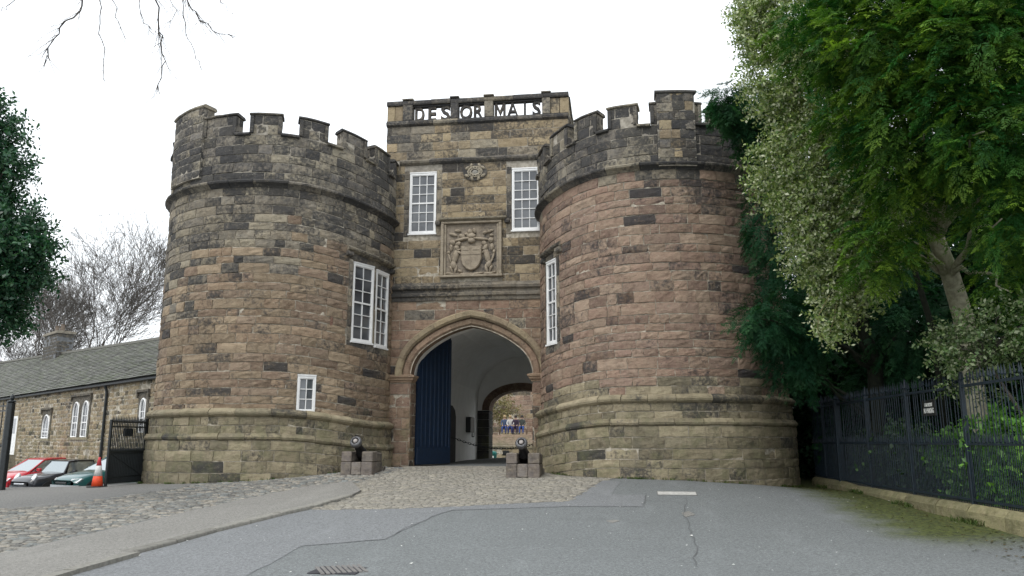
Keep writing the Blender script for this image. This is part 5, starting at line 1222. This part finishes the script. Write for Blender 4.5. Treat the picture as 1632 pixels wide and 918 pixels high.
# gutter and downpipe
g = MB(); g.tube([HM(HS0, EAVE - .02, .16), HM(HS1, EAVE - .02, .16)], .065, 6); g.obj('gutter', 'iron_black', HO)
ud, zt_ = wall_hit(172, 640); g = MB(); g.tube([HM(ud, EAVE - .05, .16), HM(ud, EAVE - .3, .08), HM(ud, -.6, .08)], .055, 6); g.obj('downpipe', 'iron_black', HO)
# roof
RD = 3.25
RZ = lambda u: 6.60 - .031 * u
rfm = lambda u, s, w=0: HM(u, EAVE + .05 + (RZ(u) - EAVE) * s + w * .79, .28 - (RD + .28) * s + w * .61)
MB().add([rfm(HS0, 0, -.06), rfm(HS1, 0, -.06), rfm(HS1, 1, -.06), rfm(HS0, 1, -.06), HM(HS1, EAVE, -6.7), HM(HS0, EAVE, -6.7)], [(0, 1, 2, 3), (3, 2, 4, 5)]).obj('roof', 'slate_bed', HO) if 'slate_bed' in MATS else None
roof = [o for o in bpy.data.objects if o.name.startswith('roof') and o.parent == HO][0]
SV, SF, ST = [], [], []; rows = 24
for r in range(rows):
    s0, s1 = r / rows, (r + 1.25) / rows; u = HS0 - RND.random() * .3; t0 = .2 + .16 * (1 - r / rows)
    while u < HS1:
        wd = t0 * RND.uniform(.8, 1.5); lift = .035 + RND.uniform(-.006, .012); n = len(SV)
        SV += [rfm(u + .004, s0, lift), rfm(u + wd - .004, s0, lift + RND.uniform(-.004, .004)), rfm(u + wd - .004, s1, .004), rfm(u + .004, s1, .004), rfm(u + .004, s0, lift - .025), rfm(u + wd - .004, s0, lift - .025)]
        SF += [(n, n + 1, n + 2, n + 3), (n + 4, n + 5, n + 1, n)]; g = RND.uniform(.7, 1.25); m = RND.random(); c = (.135 * g, .135 * g, .115 * g) if m < .7 else (.12 * g, .13 * g, .09 * g)
        ST += [(*c, 0)] * 6; u += wd
o = put('slates', SV, SF, 'slate', roof, ST); o['kind'] = 'stuff'
u = HS0
while u < HS1: MB().prism([(u + .006, -.10), (u + .5 - .006, -.10), (u + .5 - .006, .02), (u + .006, .02)], -.14, .14, lambda a, b, c: HM(a, RZ(a) + .1 + b, -RD + c)).obj('ridge_tile', 'slate', roof, (.17, .165, .14, 0)); u += .5
# chimney of dark dressed blocks with pale joints, two pots
uc, _ = wall_hit(92, 600); cu0, cu1 = uc + 1.9, uc + 3.7
rcen = HM(0, 0, -RD)
def ridge_u(px): r = ray(px, 545); b = HA - hn * RD; t = (b - EYE.xy).dot(hn) / r.xy.dot(hn); p = EYE + r * t; return (p.xy - b).dot(he)
cu0, cu1 = ridge_u(83), ridge_u(104); CM = lambda u, v, w: HM(u, v, -RD + .45 + w); zc0, zc1 = RZ(cu0) - .6, RZ(cu0) + 1.15
MB().prism([(cu0, zc0), (cu1, zc0), (cu1, zc1), (cu0, zc1)], -.9, 0, CM).obj('chimney', 'lead', roof)
chm = [o for o in bpy.data.objects if o.name.startswith('chimney') and o.parent == roof][0]
def put_up(m, nm):
    for (_, V, F, t) in m.items: put(nm, V, F, 'sandstone', roof, (.07, .07, .068, .3), False)
m_ = Masonry(); m_.rows(CM, cu0, cu1, zc0, zc1, 'top', ch=(.2, .24), sw=(.35, .5), w=.012, rough=.004)
SMc = lambda u, v, w: HM(cu1 + w, v, -RD + .45 - u); m_.rows(SMc, 0, .9, zc0, zc1, 'top', ch=(.2, .24), sw=(.35, .5), w=.012, rough=.004)
put_up(m_, 'chimney_stone')
MB().prism([(cu0 - .08, zc1), (cu1 + .08, zc1), (cu1 + .08, zc1 + .16), (cu0 - .08, zc1 + .16)], -.98, .08, CM).obj('chimney_cap', 'sandstone', roof, (.26, .24, .2, .2))
for q in (.3, .7):
    p = CM(cu0 + (cu1 - cu0) * q, zc1 + .16, -.45); MB().lathe([(.14, 0), (.13, .1), (.11, .45), (.13, .47), (.13, .5)], 10, Matrix.Translation(p)).obj('chimney_pot', 'sandstone', roof, (.16, .13, .11, .2))
# ------------------------------------------------------------------ vegetation
def frond_template(pairs, width, rng):
    """flat feathery frond along +x, unit length"""
    Q = []
    for i in range(pairs):
        x = .08 + .84 * i / pairs; l = .36 * (1 - .6 * i / pairs)
        for s in (-1, 1):
            a = rad(48) * s + rng.normal(0, .12); d = np.array([math.cos(a), math.sin(a), -.12 + rng.normal(0, .1)]); p = np.array([x, 0, -.22 * x * x]); q = np.array([-d[1], d[0], rng.normal(0, .5)]) * width
            Q.append([p - q * .6, p + d * l * .45 - q, p + d * l + q * .15, p + d * l * .4 + q])
    p = np.array([.9, 0, -.18]); Q.append([p + [-.25, -width, 0.04], p + [.1, 0, -.06], p + [.1, .01, -.06], p + [-.25, width, .04]])
    return np.array(Q).reshape(-1, 3)
def spray_template(nf, pairs, width, rng, droop=.35):
    """a bough of fronds along +x, unit length; also 0..1 'tip' value per vertex"""
    out, tip = [], []
    fr = [frond_template(pairs, width, rng) for _ in range(3)]
    for i in range(nf):
        t = .12 + .88 * i / (nf - 1); s = -1 if i % 2 else 1; a = s * rad(rng.uniform(28, 70)) * (1 - .75 * (t > .95)); L_ = rng.uniform(.36, .55) * (1.05 - .35 * t)
        f = fr[i % 3] * L_; ca, sa = math.cos(a), math.sin(a); roll = rng.normal(0, .35)
        y2 = f[:, 1] * math.cos(roll) - f[:, 2] * math.sin(roll); z2 = f[:, 1] * math.sin(roll) + f[:, 2] * math.cos(roll)
        x = f[:, 0] * ca - y2 * sa; y = f[:, 0] * sa + y2 * ca; z = z2 - (f[:, 0]) * rng.uniform(.0, .35)
        out.append(np.stack([x + t * .8, y, z - droop * t * t], 1)); tip.append(np.clip(t * .6 + f[:, 0] / L_ * .5, 0, 1))
    return np.concatenate(out), np.concatenate(tip)
def leaf_twig_template(n, rng, ll=.24, lw=.13):
    out, tip = [], []
    for i in range(n):
        t = .1 + .9 * i / n; a = i * 2.4 + rng.uniform(-.4, .4); el = rng.uniform(-.3, .7)
        d = np.array([.55, math.cos(a), math.sin(a)]); d /= np.linalg.norm(d); q = np.cross(d, [rng.normal(), rng.normal(), rng.normal()]); q /= np.linalg.norm(q); p = np.array([t, 0, -.15 * t * t]); l = ll * rng.uniform(.7, 1.2); n_ = np.cross(d, q) * .03
        out.append(np.array([p, p + d * l * .5 - q * lw * .5 + n_, p + d * l, p + d * l * .5 + q * lw * .5 + n_])); tip.append(np.full(4, rng.random()))
    return np.concatenate(out), np.concatenate(tip)
def frames(D, rng, roll=.5):
    """rotation matrices whose x axis is D, y horizontal, with a random roll"""
    D = D / np.linalg.norm(D, axis=1, keepdims=True); up = np.array([0, 0, 1.]); Yv = np.cross(np.tile(up, (len(D), 1)), D); Yv /= np.maximum(1e-6, np.linalg.norm(Yv, axis=1, keepdims=True)); Z = np.cross(D, Yv)
    a = rng.normal(0, roll, len(D))[:, None]; Y2 = Yv * np.cos(a) + Z * np.sin(a); Z2 = np.cross(D, Y2); return np.stack([D, Y2, Z2], 2)
def instance(tmpls, P, Rm, S, rng):
    Vs, Ts, ids = [], [], []; pick = rng.integers(0, len(tmpls), len(P))
    for k in range(len(tmpls)):
        m = np.where(pick == k)[0]
        if not len(m): continue
        V, t = tmpls[k]; W = np.einsum('mij,nj->mni', Rm[m], V) * S[m][:, None, None] + P[m][:, None, :]
        Vs.append(W.reshape(-1, 3)); Ts.append(np.tile(t, len(m))); ids.append(np.repeat(m, len(V)))
    V = np.concatenate(Vs); return V, np.concatenate(Ts), np.concatenate(ids), np.arange(len(V)).reshape(-1, 4)
def in_ellipsoids(E, n, rng, shell=.45):
    """E: (centre, (rx, ry, rz), weight); points biased outward, with the outward direction"""
    w = np.array([e[2] for e in E], float); pick = rng.choice(len(E), n, p=w / w.sum()); d = rng.normal(size=(n, 3)); d /= np.linalg.norm(d, axis=1, keepdims=True)
    r = (shell + (1 - shell) * rng.random(n) ** .7)[:, None] * (1 + rng.normal(0, .07, n)[:, None]); C = np.array([tuple(e[0]) for e in E])[pick]; R = np.array([e[1] for e in E])[pick]
    return C + d * r * R, d, pick
RNG = np.random.default_rng(21)
SPR_FINE = [spray_template(11, 5, .045, RNG) for _ in range(4)]
SPR_FAR = [spray_template(9, 3, .075, RNG) for _ in range(3)]
TWG = [leaf_twig_template(11, RNG) for _ in range(4)]
TWG_BIG = [leaf_twig_template(7, RNG, .36, .26) for _ in range(3)]
def px_ell(px, py, d, rx, ry, dep, w=None):
    """ellipsoid centred d metres away at the place seen at (px, py); rx, ry in metres across and up, dep in depth"""
    return (at(px, py, d), (rx, dep, ry), w or rx * ry * dep ** .5)
def limb(a, b, r0, r1, sag=.1, n=7, rng=RND):
    a, b = Vector(a), Vector(b); P = [a.lerp(b, i / n) + Vector((rng.uniform(-1, 1), rng.uniform(-1, 1), rng.uniform(-1, 1))) * (b - a).length * .025 * (0 < i < n) + Vector((0, 0, -sag * math.sin(PI * i / n) * -1)) for i in range(n + 1)]
    return P, [r0 + (r1 - r0) * i / n for i in range(n + 1)]
def yew(name, label, base, top, trunk_r, E, n, scale, tmpl, pal, group=None, seed=1, droop=-.35, lean=None, bark='bark_shaded', roll=.45, shell=.4, outw=1.0, nlimb=14):
    rng = np.random.default_rng(seed); r = random.Random(seed); root = thing(name, base, label, 'tree', group)
    tb = MB(); P = lean or [Vector(base) + (Vector(top) - Vector(base)) * (i / 6) + Vector((r.uniform(-1, 1), r.uniform(-1, 1), 0)) * .12 * (i > 0) for i in range(7)]
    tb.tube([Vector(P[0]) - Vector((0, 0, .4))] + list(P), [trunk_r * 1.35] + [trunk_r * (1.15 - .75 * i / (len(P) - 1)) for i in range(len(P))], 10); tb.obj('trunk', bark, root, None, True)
    lb = MB()
    for k in range(nlimb):
        e = E[k % len(E)]; q = Vector(e[0]) + Vector((r.uniform(-.6, .6) * e[1][0], r.uniform(-.6, .6) * e[1][1], r.uniform(-.5, .6) * e[1][2])); zt = min(q.z - .3, P[-1].z); j = min(len(P) - 1, max(1, int((zt - P[0].z) / max(.1, P[-1].z - P[0].z) * (len(P) - 1)))); pp, rr = limb(P[j], q, trunk_r * .32, .012, .25, 8, r); lb.tube(pp, rr, 5)
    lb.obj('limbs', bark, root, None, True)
    pos, out, pick = in_ellipsoids(E, n, rng, shell); D = out * np.array([outw, outw, .35]) + rng.normal(0, .35, (n, 3)); D[:, 2] += droop; S = scale * rng.uniform(.6, 1.3, n)
    V, t, ids, F = instance(tmpl, pos, frames(D, rng, roll), S, rng)
    c0 = np.array(pal[0]); c1 = np.array(pal[1]); g = rng.uniform(.65, 1.25, n); yl = np.clip(rng.normal(.35, .3, n), 0, 1)
    # clumps of yellower growth; light on the sprays is also put into this colour
    cl = np.sin(pos[:, 0] * 1.3 + 2 * np.sin(pos[:, 2] * .9)) * np.sin(pos[:, 2] * 1.7 + pos[:, 1]); yl = np.clip(yl + .25 * cl, 0, 1)
    f = (t * yl[ids])[:, None]; C = (c0 * (1 - f) + c1 * f) * g[ids][:, None]
    put('crown', V, F, 'needle', root, C); return root
def leafy(name, label, cat, base, E, n, scale, pal, seed, tmpl=None, trunk=None, trunk_r=.12, mat='glossy_leaf', group=None, droop=-.1, shell=.3, stems=10, bark='bark_dark', crown='crown'):
    rng = np.random.default_rng(seed); r = random.Random(seed); root = thing(name, base, label, cat, group); sb = MB()
    P = trunk or [Vector(base), Vector(base).lerp(Vector(E[0][0]), .9)]; sb.tube(P, [trunk_r * (1 - .7 * i / (len(P) - 1)) for i in range(len(P))], 8)
    for k in range(stems):
        e = E[k % len(E)]; q = Vector(e[0]) + Vector((r.uniform(-.7, .7) * e[1][0], r.uniform(-.7, .7) * e[1][1], r.uniform(-.7, .7) * e[1][2])); pp, rr = limb(P[r.randrange(len(P) // 2, len(P))], q, trunk_r * .3, .008, .1, 6, r); sb.tube(pp, rr, 4)
    sb.obj('trunk' if cat == 'tree' else 'stems', bark, root, None, True)
    pos, out, pick = in_ellipsoids(E, n, rng, shell); D = out + rng.normal(0, .5, (n, 3)); D[:, 2] += droop; S = scale * rng.uniform(.6, 1.35, n)
    V, t, ids, F = instance(tmpl or TWG, pos, frames(D, rng, 3), S, rng); P_ = np.array(pal); k = (t * len(P_)).astype(int) % len(P_)
    g = rng.uniform(.7, 1.25, n); put(crown, V, F, mat, root, P_[k] * g[ids][:, None]); return root

# floor of the wood behind the railing
wf = []; ys = np.linspace(5, 60, 56); xs_ = [0, .4, .9, 1.6, 2.6, 4, 7, 12, 20, 40]
for y_ in ys:
    for q, dx in enumerate(xs_): x_ = KX(min(y_, 24)) + .30 + dx; wf.append((x_, y_, (.40 if dx < .1 else .50) + min(1.2, dx * .10) + (RND.uniform(-.06, .09) if dx else 0)))
q = len(xs_); tag(put('woodland_bank', wf, [(j * q + i, j * q + i + 1, (j + 1) * q + i + 1, (j + 1) * q + i) for j in range(len(ys) - 1) for i in range(q - 1)], 'earth', None, None, True), kind='structure')

YEW = ((.012, .034, .014), (.060, .090, .016)); YEW_DK = ((.006, .036, .012), (.02, .075, .02))
# conifer that brushes the right tower
E = [px_ell(1252, 215, 20.2, .75, 1.6, .9), px_ell(1225, 350, 20.0, .55, 1.8, .8), px_ell(1262, 500, 19.6, .9, 1.5, 1.0), px_ell(1220, 512, 18.9, .65, .55, .6, .5), px_ell(1268, 575, 19.6, .75, .8, .7), ((7.0, 22.2, 2.6), (.95, 1.1, 1.7), 1.2), ((7.2, 20.6, 4.6), (1.0, 1.1, 1.6), 1.0), px_ell(1160, 165, 19.9, .36, .55, .4, .7), px_ell(1205, 190, 20.2, .55, .8, .6, 1.1)]
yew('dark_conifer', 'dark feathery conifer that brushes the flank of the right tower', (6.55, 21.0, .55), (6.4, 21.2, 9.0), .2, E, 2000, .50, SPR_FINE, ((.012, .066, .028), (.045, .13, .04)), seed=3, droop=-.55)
# pale variegated holly
holly_pal = [(.18, .25, .07), (.32, .37, .18), (.105, .18, .05), (.48, .51, .33), (.15, .22, .06), (.24, .30, .09)]
E = [px_ell(1265, 20, 17.6, 1.2, 1.2, 1.0), px_ell(1240, 110, 17.6, .75, 1.1, .9), px_ell(1330, 150, 17.2, 1.2, 1.4, 1.0), px_ell(1285, 270, 17.2, 1.15, 1.2, 1.0), px_ell(1345, 330, 16.6, 1.25, 1.2, 1.0), px_ell(1310, 400, 16.6, .75, .8, .8), px_ell(1350, 445, 16.2, .55, .8, .7), px_ell(1322, 500, 16.0, .25, .5, .3, .12), px_ell(1205, 30, 17.8, .45, .9, .5, .4)]
hb = (7.9, 20.5, .6)
hol = leafy('variegated_holly', 'tall holly with pale cream-edged leaves hanging over the railing', 'tree', hb, E, 7200, .36, holly_pal, 5, trunk=[Vector(hb), Vector((7.4, 19.3, 4)), Vector((6.4, 18, 6.5)), Vector((5.8, 17.6, 9))], trunk_r=.10, stems=30, bark='bark_shaded')
vm = MB()
for (pts) in ([(1322, 470), (1306, 500), (1302, 530), (1318, 545)], [(1352, 440), (1366, 480), (1368, 512), (1345, 530), (1320, 528)], [(1335, 470), (1330, 505), (1322, 532)], [(1440, 395), (1436, 430), (1415, 458)], [(1400, 420), (1392, 450), (1385, 470)]): vm.tube([at(x, y, 15.8 + .002 * (x - 1300)) for x, y in pts], .009, 4)
vm.obj('trailing_stem', 'vine', hol)
rngv = np.random.default_rng(8); cpos = []
for (x, y) in ((1318, 540), (1322, 530), (1345, 528), (1330, 520), (1415, 455), (1398, 440), (1440, 425), (1385, 465)):
    for _ in range(7): p = at(x + rngv.normal(0, 6), y + rngv.normal(0, 6), 15.8); cpos.append(tuple(p))
cpos = np.array(cpos); V, t, ids, F = instance(TWG, cpos, frames(rngv.normal(0, 1, (len(cpos), 3)), rngv, 3), np.full(len(cpos), .34), rngv); put('trailing_leaves', V, F, 'glossy_leaf', hol, np.array(holly_pal)[(t * 6).astype(int) % 6] * 1.15)
# big yew whose boughs fill the upper right corner
base = at(1546, 535, 16.4); base.z = .7
lean = [base, at(1535, 505, 16.4), at(1515, 440, 16.2), at(1492, 380, 16.0), at(1476, 320, 15.8), at(1470, 240, 15.6), at(1475, 120, 15.4), at(1480, -80, 15.4)]
E = [px_ell(1330, 60, 14.6, 1.0, .75, .9), px_ell(1440, 60, 13.6, 1.5, 1.0, 1.2), px_ell(1570, 70, 12.6, 1.4, 1.1, 1.2), px_ell(1390, 175, 14.2, .9, .75, .9), px_ell(1480, 190, 13.4, 1.2, .8, 1.1), px_ell(1590, 200, 12.4, 1.0, .9, 1.0), px_ell(1430, 270, 14.2, .8, .55, .8), px_ell(1540, 262, 13.6, .9, .5, .9), px_ell(1610, 320, 12.8, .7, .9, .9), px_ell(1412, 365, 14.6, .72, .5, .7), px_ell(1405, 420, 14.8, .5, .32, .5, .25), px_ell(1622, 440, 13.4, .5, .7, .8), px_ell(1590, 380, 14.6, .4, .5, .6), px_ell(1480, -60, 14.0, 2.2, 1.2, 1.8), px_ell(1600, -40, 13.0, 1.6, 1.2, 1.6)]
yew('yew_tree', 'large yew with leaning pale trunk and yellowish sprays at right', tuple(base), (0, 0, 0), .19, E, 4000, .52, SPR_FINE, ((.018, .095, .016), (.21, .32, .025)), seed=7, lean=lean, bark='bark_grey', droop=-.25, roll=.3, nlimb=26)
# dark yews that close the wood behind
for i, (x, y, h, rx) in enumerate([(9.0, 23.5, 11, 2.4), (8.2, 27.5, 12, 2.8), (11.5, 20.5, 13, 2.7), (12.5, 26, 13, 3.2), (12.0, 15.5, 11.5, 2.5), (16, 20, 13, 3.4), (10.5, 33, 12, 3.5), (17, 29, 13, 4), (15, 13, 11, 2.8), (6.9, 26.2, 7.5, 1.5)]):
    E = [((x, y, h * .45), (rx, rx, h * .36), 1.2), ((x, y, h * .78), (rx * .7, rx * .7, h * .24), .6), ((x, y, h * .2), (rx * .9, rx * .9, h * .17), .8)]
    z_ = .5 + min(1.2, (x - 6) * .1)
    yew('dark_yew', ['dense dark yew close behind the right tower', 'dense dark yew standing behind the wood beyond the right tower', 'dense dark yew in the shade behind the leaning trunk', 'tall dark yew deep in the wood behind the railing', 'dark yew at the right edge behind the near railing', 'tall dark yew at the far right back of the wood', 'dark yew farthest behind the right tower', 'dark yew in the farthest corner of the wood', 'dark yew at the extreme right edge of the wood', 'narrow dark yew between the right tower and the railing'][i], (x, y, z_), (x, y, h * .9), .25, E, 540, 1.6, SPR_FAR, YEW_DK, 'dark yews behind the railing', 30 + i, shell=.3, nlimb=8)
# small holly above the near railing
E = [px_ell(1560, 555, 13.4, .75, .35, .5), px_ell(1610, 520, 13.0, .5, .5, .5), px_ell(1520, 545, 13.8, .3, .22, .3, .1), px_ell(1550, 600, 13.8, .6, .35, .4, .1)]
leafy('holly_bush', 'small glossy holly bush poking over the near railing', 'bush', (7.6, 14.6, .6), E, 420, .33, [(.10, .17, .05), (.16, .21, .09), (.07, .12, .04), (.24, .28, .16)], 9, stems=12, trunk_r=.06)
# ivy and laurel seedlings behind the bars; nearer palettes brightened, backlight painted in
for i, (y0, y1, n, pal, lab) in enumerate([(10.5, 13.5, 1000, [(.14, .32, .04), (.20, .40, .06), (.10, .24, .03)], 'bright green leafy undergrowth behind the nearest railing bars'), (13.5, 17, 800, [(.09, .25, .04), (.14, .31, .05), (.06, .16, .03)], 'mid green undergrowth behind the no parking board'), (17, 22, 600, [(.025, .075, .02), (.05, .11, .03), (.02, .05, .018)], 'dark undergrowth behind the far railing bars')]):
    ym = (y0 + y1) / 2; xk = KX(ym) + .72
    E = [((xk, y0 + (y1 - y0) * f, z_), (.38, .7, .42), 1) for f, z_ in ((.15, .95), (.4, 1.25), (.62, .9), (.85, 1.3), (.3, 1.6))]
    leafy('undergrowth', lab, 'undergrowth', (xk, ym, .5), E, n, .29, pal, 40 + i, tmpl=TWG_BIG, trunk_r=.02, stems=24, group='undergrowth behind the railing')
# evergreen on the left edge
E = [px_ell(-22, 190, 15.5, .35, .32, .4), px_ell(4, 213, 15.4, .36, .12, .3), px_ell(-18, 255, 15.5, .45, .3, .5), px_ell(16, 272, 15.3, .36, .13, .3), px_ell(-28, 312, 15.5, .5, .32, .5), px_ell(18, 343, 15.3, .45, .2, .4), px_ell(28, 388, 15.2, .6, .32, .5), px_ell(14, 430, 15.3, .68, .34, .6), px_ell(-12, 474, 15.4, .6, .36, .6), px_ell(-8, 508, 15.5, .4, .26, .5), px_ell(-120, 320, 15.8, 1.3, 2.3, 1.2, .35)]
b_ = at(-130, 700, 15.8); b_.z = H(b_.x, b_.y)
leafy('evergreen_tree', 'dark glossy evergreen reaching in at the left edge', 'tree', tuple(b_), E, 4200, .36, [(.018, .075, .035), (.035, .11, .045), (.010, .05, .025), (.06, .14, .07)], 12, trunk=[b_, b_ + Vector((.1, 0, 2.5)), b_ + Vector((.2, .1, 5)), b_ + Vector((.3, 0, 8))], trunk_r=.2, stems=24)

# bare trees
def bare(name, label, base, height, seed, mat, lean=(0, 0), spread=.55, levels=6, r0=.3, group=None, first=3, minr=.02, sides=5, budget=5200):
    r = random.Random(seed); trunk, crown = MB(), MB(); root = thing(name, base, label, 'tree', group); count = [0]
    def grow(p, d, L_, rr, lev):
        if count[0] > budget: return
        count[0] += 1; n = 3 if lev > 2 else 5; P, R_ = [p.copy()], [rr]; e = d.copy()
        for i in range(n):
            e = (e + Vector((r.gauss(0, 1), r.gauss(0, 1), r.gauss(0, 1))) * .10 + Vector((0, 0, .05 if lev < 4 else .02))).normalized(); p = p + e * (L_ / n); P.append(p.copy()); R_.append(max(minr * .5, rr * (1 - .42 * (i + 1) / n)))
        (trunk if lev == 0 else crown).tube(P, R_, 8 if lev == 0 else (5 if lev < 3 else 3), False)
        if lev >= levels: return
        k = r.choice((2, 3, 3)) if lev else first
        for j in range(k + (2 if 0 < lev < levels - 1 else 0)):
            if j < k: q, qi = P[-1], len(P) - 1
            else: qi = r.randrange(1, len(P) - 1); q = P[qi]
            a = r.random() * 2 * PI; ax = e.orthogonal().normalized(); ax = Matrix.Rotation(a, 3, e) @ ax; nd = (e + ax * math.tan(spread * r.uniform(.55, 1.25))).normalized(); grow(q.copy(), nd, L_ * r.uniform(.62, .86), max(minr * .6, R_[qi] * r.uniform(.55, .78)), lev + 1)
    grow(Vector(base), Vector((lean[0], lean[1], 1)).normalized(), height * .27, r0, 0)
    trunk.obj('trunk', mat, root, None, True); crown.obj('crown', mat, root, None, True); return root
for (px, d, hgt, sd, lab, lean, first) in ((120, 58, 19.5, 4, 'big bare spreading tree behind the chimney of the house', (.06, 0), 5), (75, 66, 19, 9, 'bare tree left of the chimney behind the house roof', (-.1, 0), 4), (15, 60, 13, 13, 'bare tree behind the left end of the house roof', (0, 0), 5), (190, 72, 13, 17, 'low bare tree between the chimney and the left tower', (.05, 0), 5)):
    p = at(px, 700, d); p.z = -.2; bare('bare_tree', lab, tuple(p), hgt, sd, 'bark_far', lean, .5, 6, .26, 'bare trees behind the house', first)
# bare tree beside the camera: only its drooping branch tips reach into the frame, upper left
tb = Vector((-11.5, 6.0, 0)); tb.z = H(tb.x, tb.y); ov = thing('overhanging_tree', tuple(tb), 'bare tree whose thin drooping branches hang in from the top left', 'tree')
m_ = MB(); tr_ = [tb - Vector((0, 0, .3)), tb + Vector((.1, 0, 2.5)), tb + Vector((.3, .1, 5)), tb + Vector((.5, .3, 8)), tb + Vector((.6, .3, 11))]; m_.tube(tr_, [.34, .28, .24, .2, .1], 10); m_.obj('trunk', 'bark_dark', ov, None, True)
hub = [at(150, -130, 10.5), at(235, -120, 10.5), at(310, -90, 10.8)]; lm = MB(); lm.tube([tr_[3], tr_[3].lerp(hub[0], .5) + Vector((0, 0, .6)), hub[0], hub[1], hub[2]], [.13, .10, .06, .045, .02], 7); lm.obj('limb', 'bark_dark', ov, None, True)
tw = MB(); r_ = random.Random(3)
def twig(pts, d, w0, subs, depth=0):
    P = [at(x, y, d + .05 * i) for i, (x, y) in enumerate(pts)]; Q = []
    for a, b in zip(P[:-1], P[1:]):
        for k in range(4): Q.append(a.lerp(b, k / 4) + Vector((r_.gauss(0, 1), r_.gauss(0, 1), r_.gauss(0, 1))) * .018)
    Q.append(P[-1]); n = len(Q); w0 *= .55; tw.tube(Q, [w0 * (1 - .8 * i / n) + .002 for i in range(n)], 4, False)
    for k in range(subs * 3):
        i = r_.randrange(2, n - 1); q = Q[i]; dr = (Q[min(n - 1, i + 1)] - Q[i - 1]).normalized(); s = (dr + Vector((r_.uniform(-.9, .9), r_.uniform(-.5, .5), r_.uniform(-.5, .2)))).normalized(); L_ = r_.uniform(.2, .85); B = [q]
        for _ in range(4): s = (s + Vector((r_.gauss(0, .2), r_.gauss(0, .2), r_.gauss(0, .2) - .06))).normalized(); B.append(B[-1] + s * L_ / 4)
        tw.tube(B, [w0 * .4, w0 * .3, w0 * .22, w0 * .15, .0015], 3, False)
for pts, w, s in (([(150, -130), (142, -30), (128, 18), (95, 45), (82, 75), (70, 108)], .022, 9), ([(150, -130), (155, -20), (160, 40), (163, 90), (166, 130)], .012, 6), ([(235, -120), (245, -20), (256, 45), (261, 95), (254, 150)], .022, 10), ([(235, -120), (222, -20), (226, 30), (245, 55)], .010, 6), ([(310, -90), (292, -10), (318, 30), (345, 52), (372, 62)], .018, 9), ([(310, -90), (288, 0), (295, 50), (312, 90), (322, 112)], .010, 6), ([(235, -120), (265, -30), (278, 20), (270, 45)], .010, 5), ([(150, -130), (172, -30), (185, 25), (200, 62)], .010, 6), ([(310, -90), (335, -30), (355, 5), (372, 22)], .009, 4), ([(150, -130), (60, -40), (18, 10), (2, 18)], .010, 3)): twig(pts, 10.5, w, s)
tw.obj('twigs', 'bark_dark', ov)
# twiggy brown shrub in the inner court
E = [px_ell(783, 648, 60, 1.5, 1.0, .8), px_ell(800, 655, 60.5, 1.3, .7, .6)]
leafy('twiggy_shrub', 'tangled yellow brown climber against the back wall of the court', 'shrub', (-9.6, 61.2, 2.0), E, 200, .7, [(.24, .19, .09), (.17, .13, .07), (.28, .24, .12), (.13, .13, .05)], 14, tmpl=TWG, stems=40, trunk_r=.06, bark='bark_far')

# weeds and moss tufts in the angle between walls, kerb and tarmac
def tufts(name, label, line, n, pal, spread=.10, hgt=.09):
    V, F, T = [], [], []
    for i in range(n):
        a, b = line[RND.randrange(len(line) - 1):][:2]; f = RND.random(); x = a[0] + (b[0] - a[0]) * f; y = a[1] + (b[1] - a[1]) * f
        if math.sin(x * 3.1) + math.sin(y * 2.3) < -.3: continue
        x += RND.gauss(0, spread * .4); y += RND.gauss(0, spread * .4); z = H(x, y); c = RND.choice(pal)
        for _ in range(7):
            an = RND.random() * 6.28; h = hgt * RND.uniform(.3, 1.2); l = RND.uniform(.2, .9) * h; dx, dy = math.cos(an), math.sin(an); bx, by = x + RND.gauss(0, .03), y + RND.gauss(0, .03); k = len(V); w = .007
            V += [(bx - dy * w, by + dx * w, z), (bx + dy * w, by - dx * w, z), (bx + dx * l * .5 + dy * w, by + dy * l * .5 - dx * w, z + h * .7), (bx + dx * l, by + dy * l, z + h)]; F.append((k, k + 1, k + 2, k + 3)); g = RND.uniform(.6, 1.3); T += [(c[0] * g, c[1] * g, c[2] * g, 0)] * 4
    tag(put(name, V, F, 'needle', None, T), label, 'weeds', kind='stuff')
GRN = [(.05, .10, .02), (.08, .12, .03), (.10, .11, .04)]
tufts('weeds_at_kerb', 'small green weeds along the foot of the railing kerb', [(KX(y) - .05, y) for y in np.linspace(10, 23, 30)], 520, GRN)
tufts('weeds_at_right_tower', 'small weeds along the foot of the right tower', [ring(RX, a, TR + .21) for a in range(-60, 80, 8)], 160, GRN, .05, .06)
tufts('weeds_at_left_tower', 'small weeds along the foot of the left tower', [ring(LX, a, TR + .21) for a in range(-80, 80, 8)], 170, GRN, .05, .06)
# brown leaf litter gathered along the kerb
V, F, T = [], [], []
for i in range(700):
    y = RND.uniform(10, 22.5); x = KX(y) - abs(RND.gauss(0, .55)) - .03; z = H(x, y) + .008; s = RND.uniform(.012, .03); a = RND.random() * 6.28; k = len(V)
    V += [(x + s * math.cos(a + q) * m, y + s * math.sin(a + q) * m, z + RND.uniform(0, .012)) for q, m in ((0, 1.3), (1.57, .7), (3.14, 1.3), (4.71, .7))]; F.append((k, k + 1, k + 2, k + 3)); c = RND.choice([(.10, .07, .03), (.07, .05, .025), (.13, .10, .04), (.06, .07, .02)]); T += [(*c, 0)] * 4
tag(put('leaf_litter', V, F, 'needle', None, T), 'brown fallen leaves gathered along the railing kerb', 'leaves', kind='stuff')
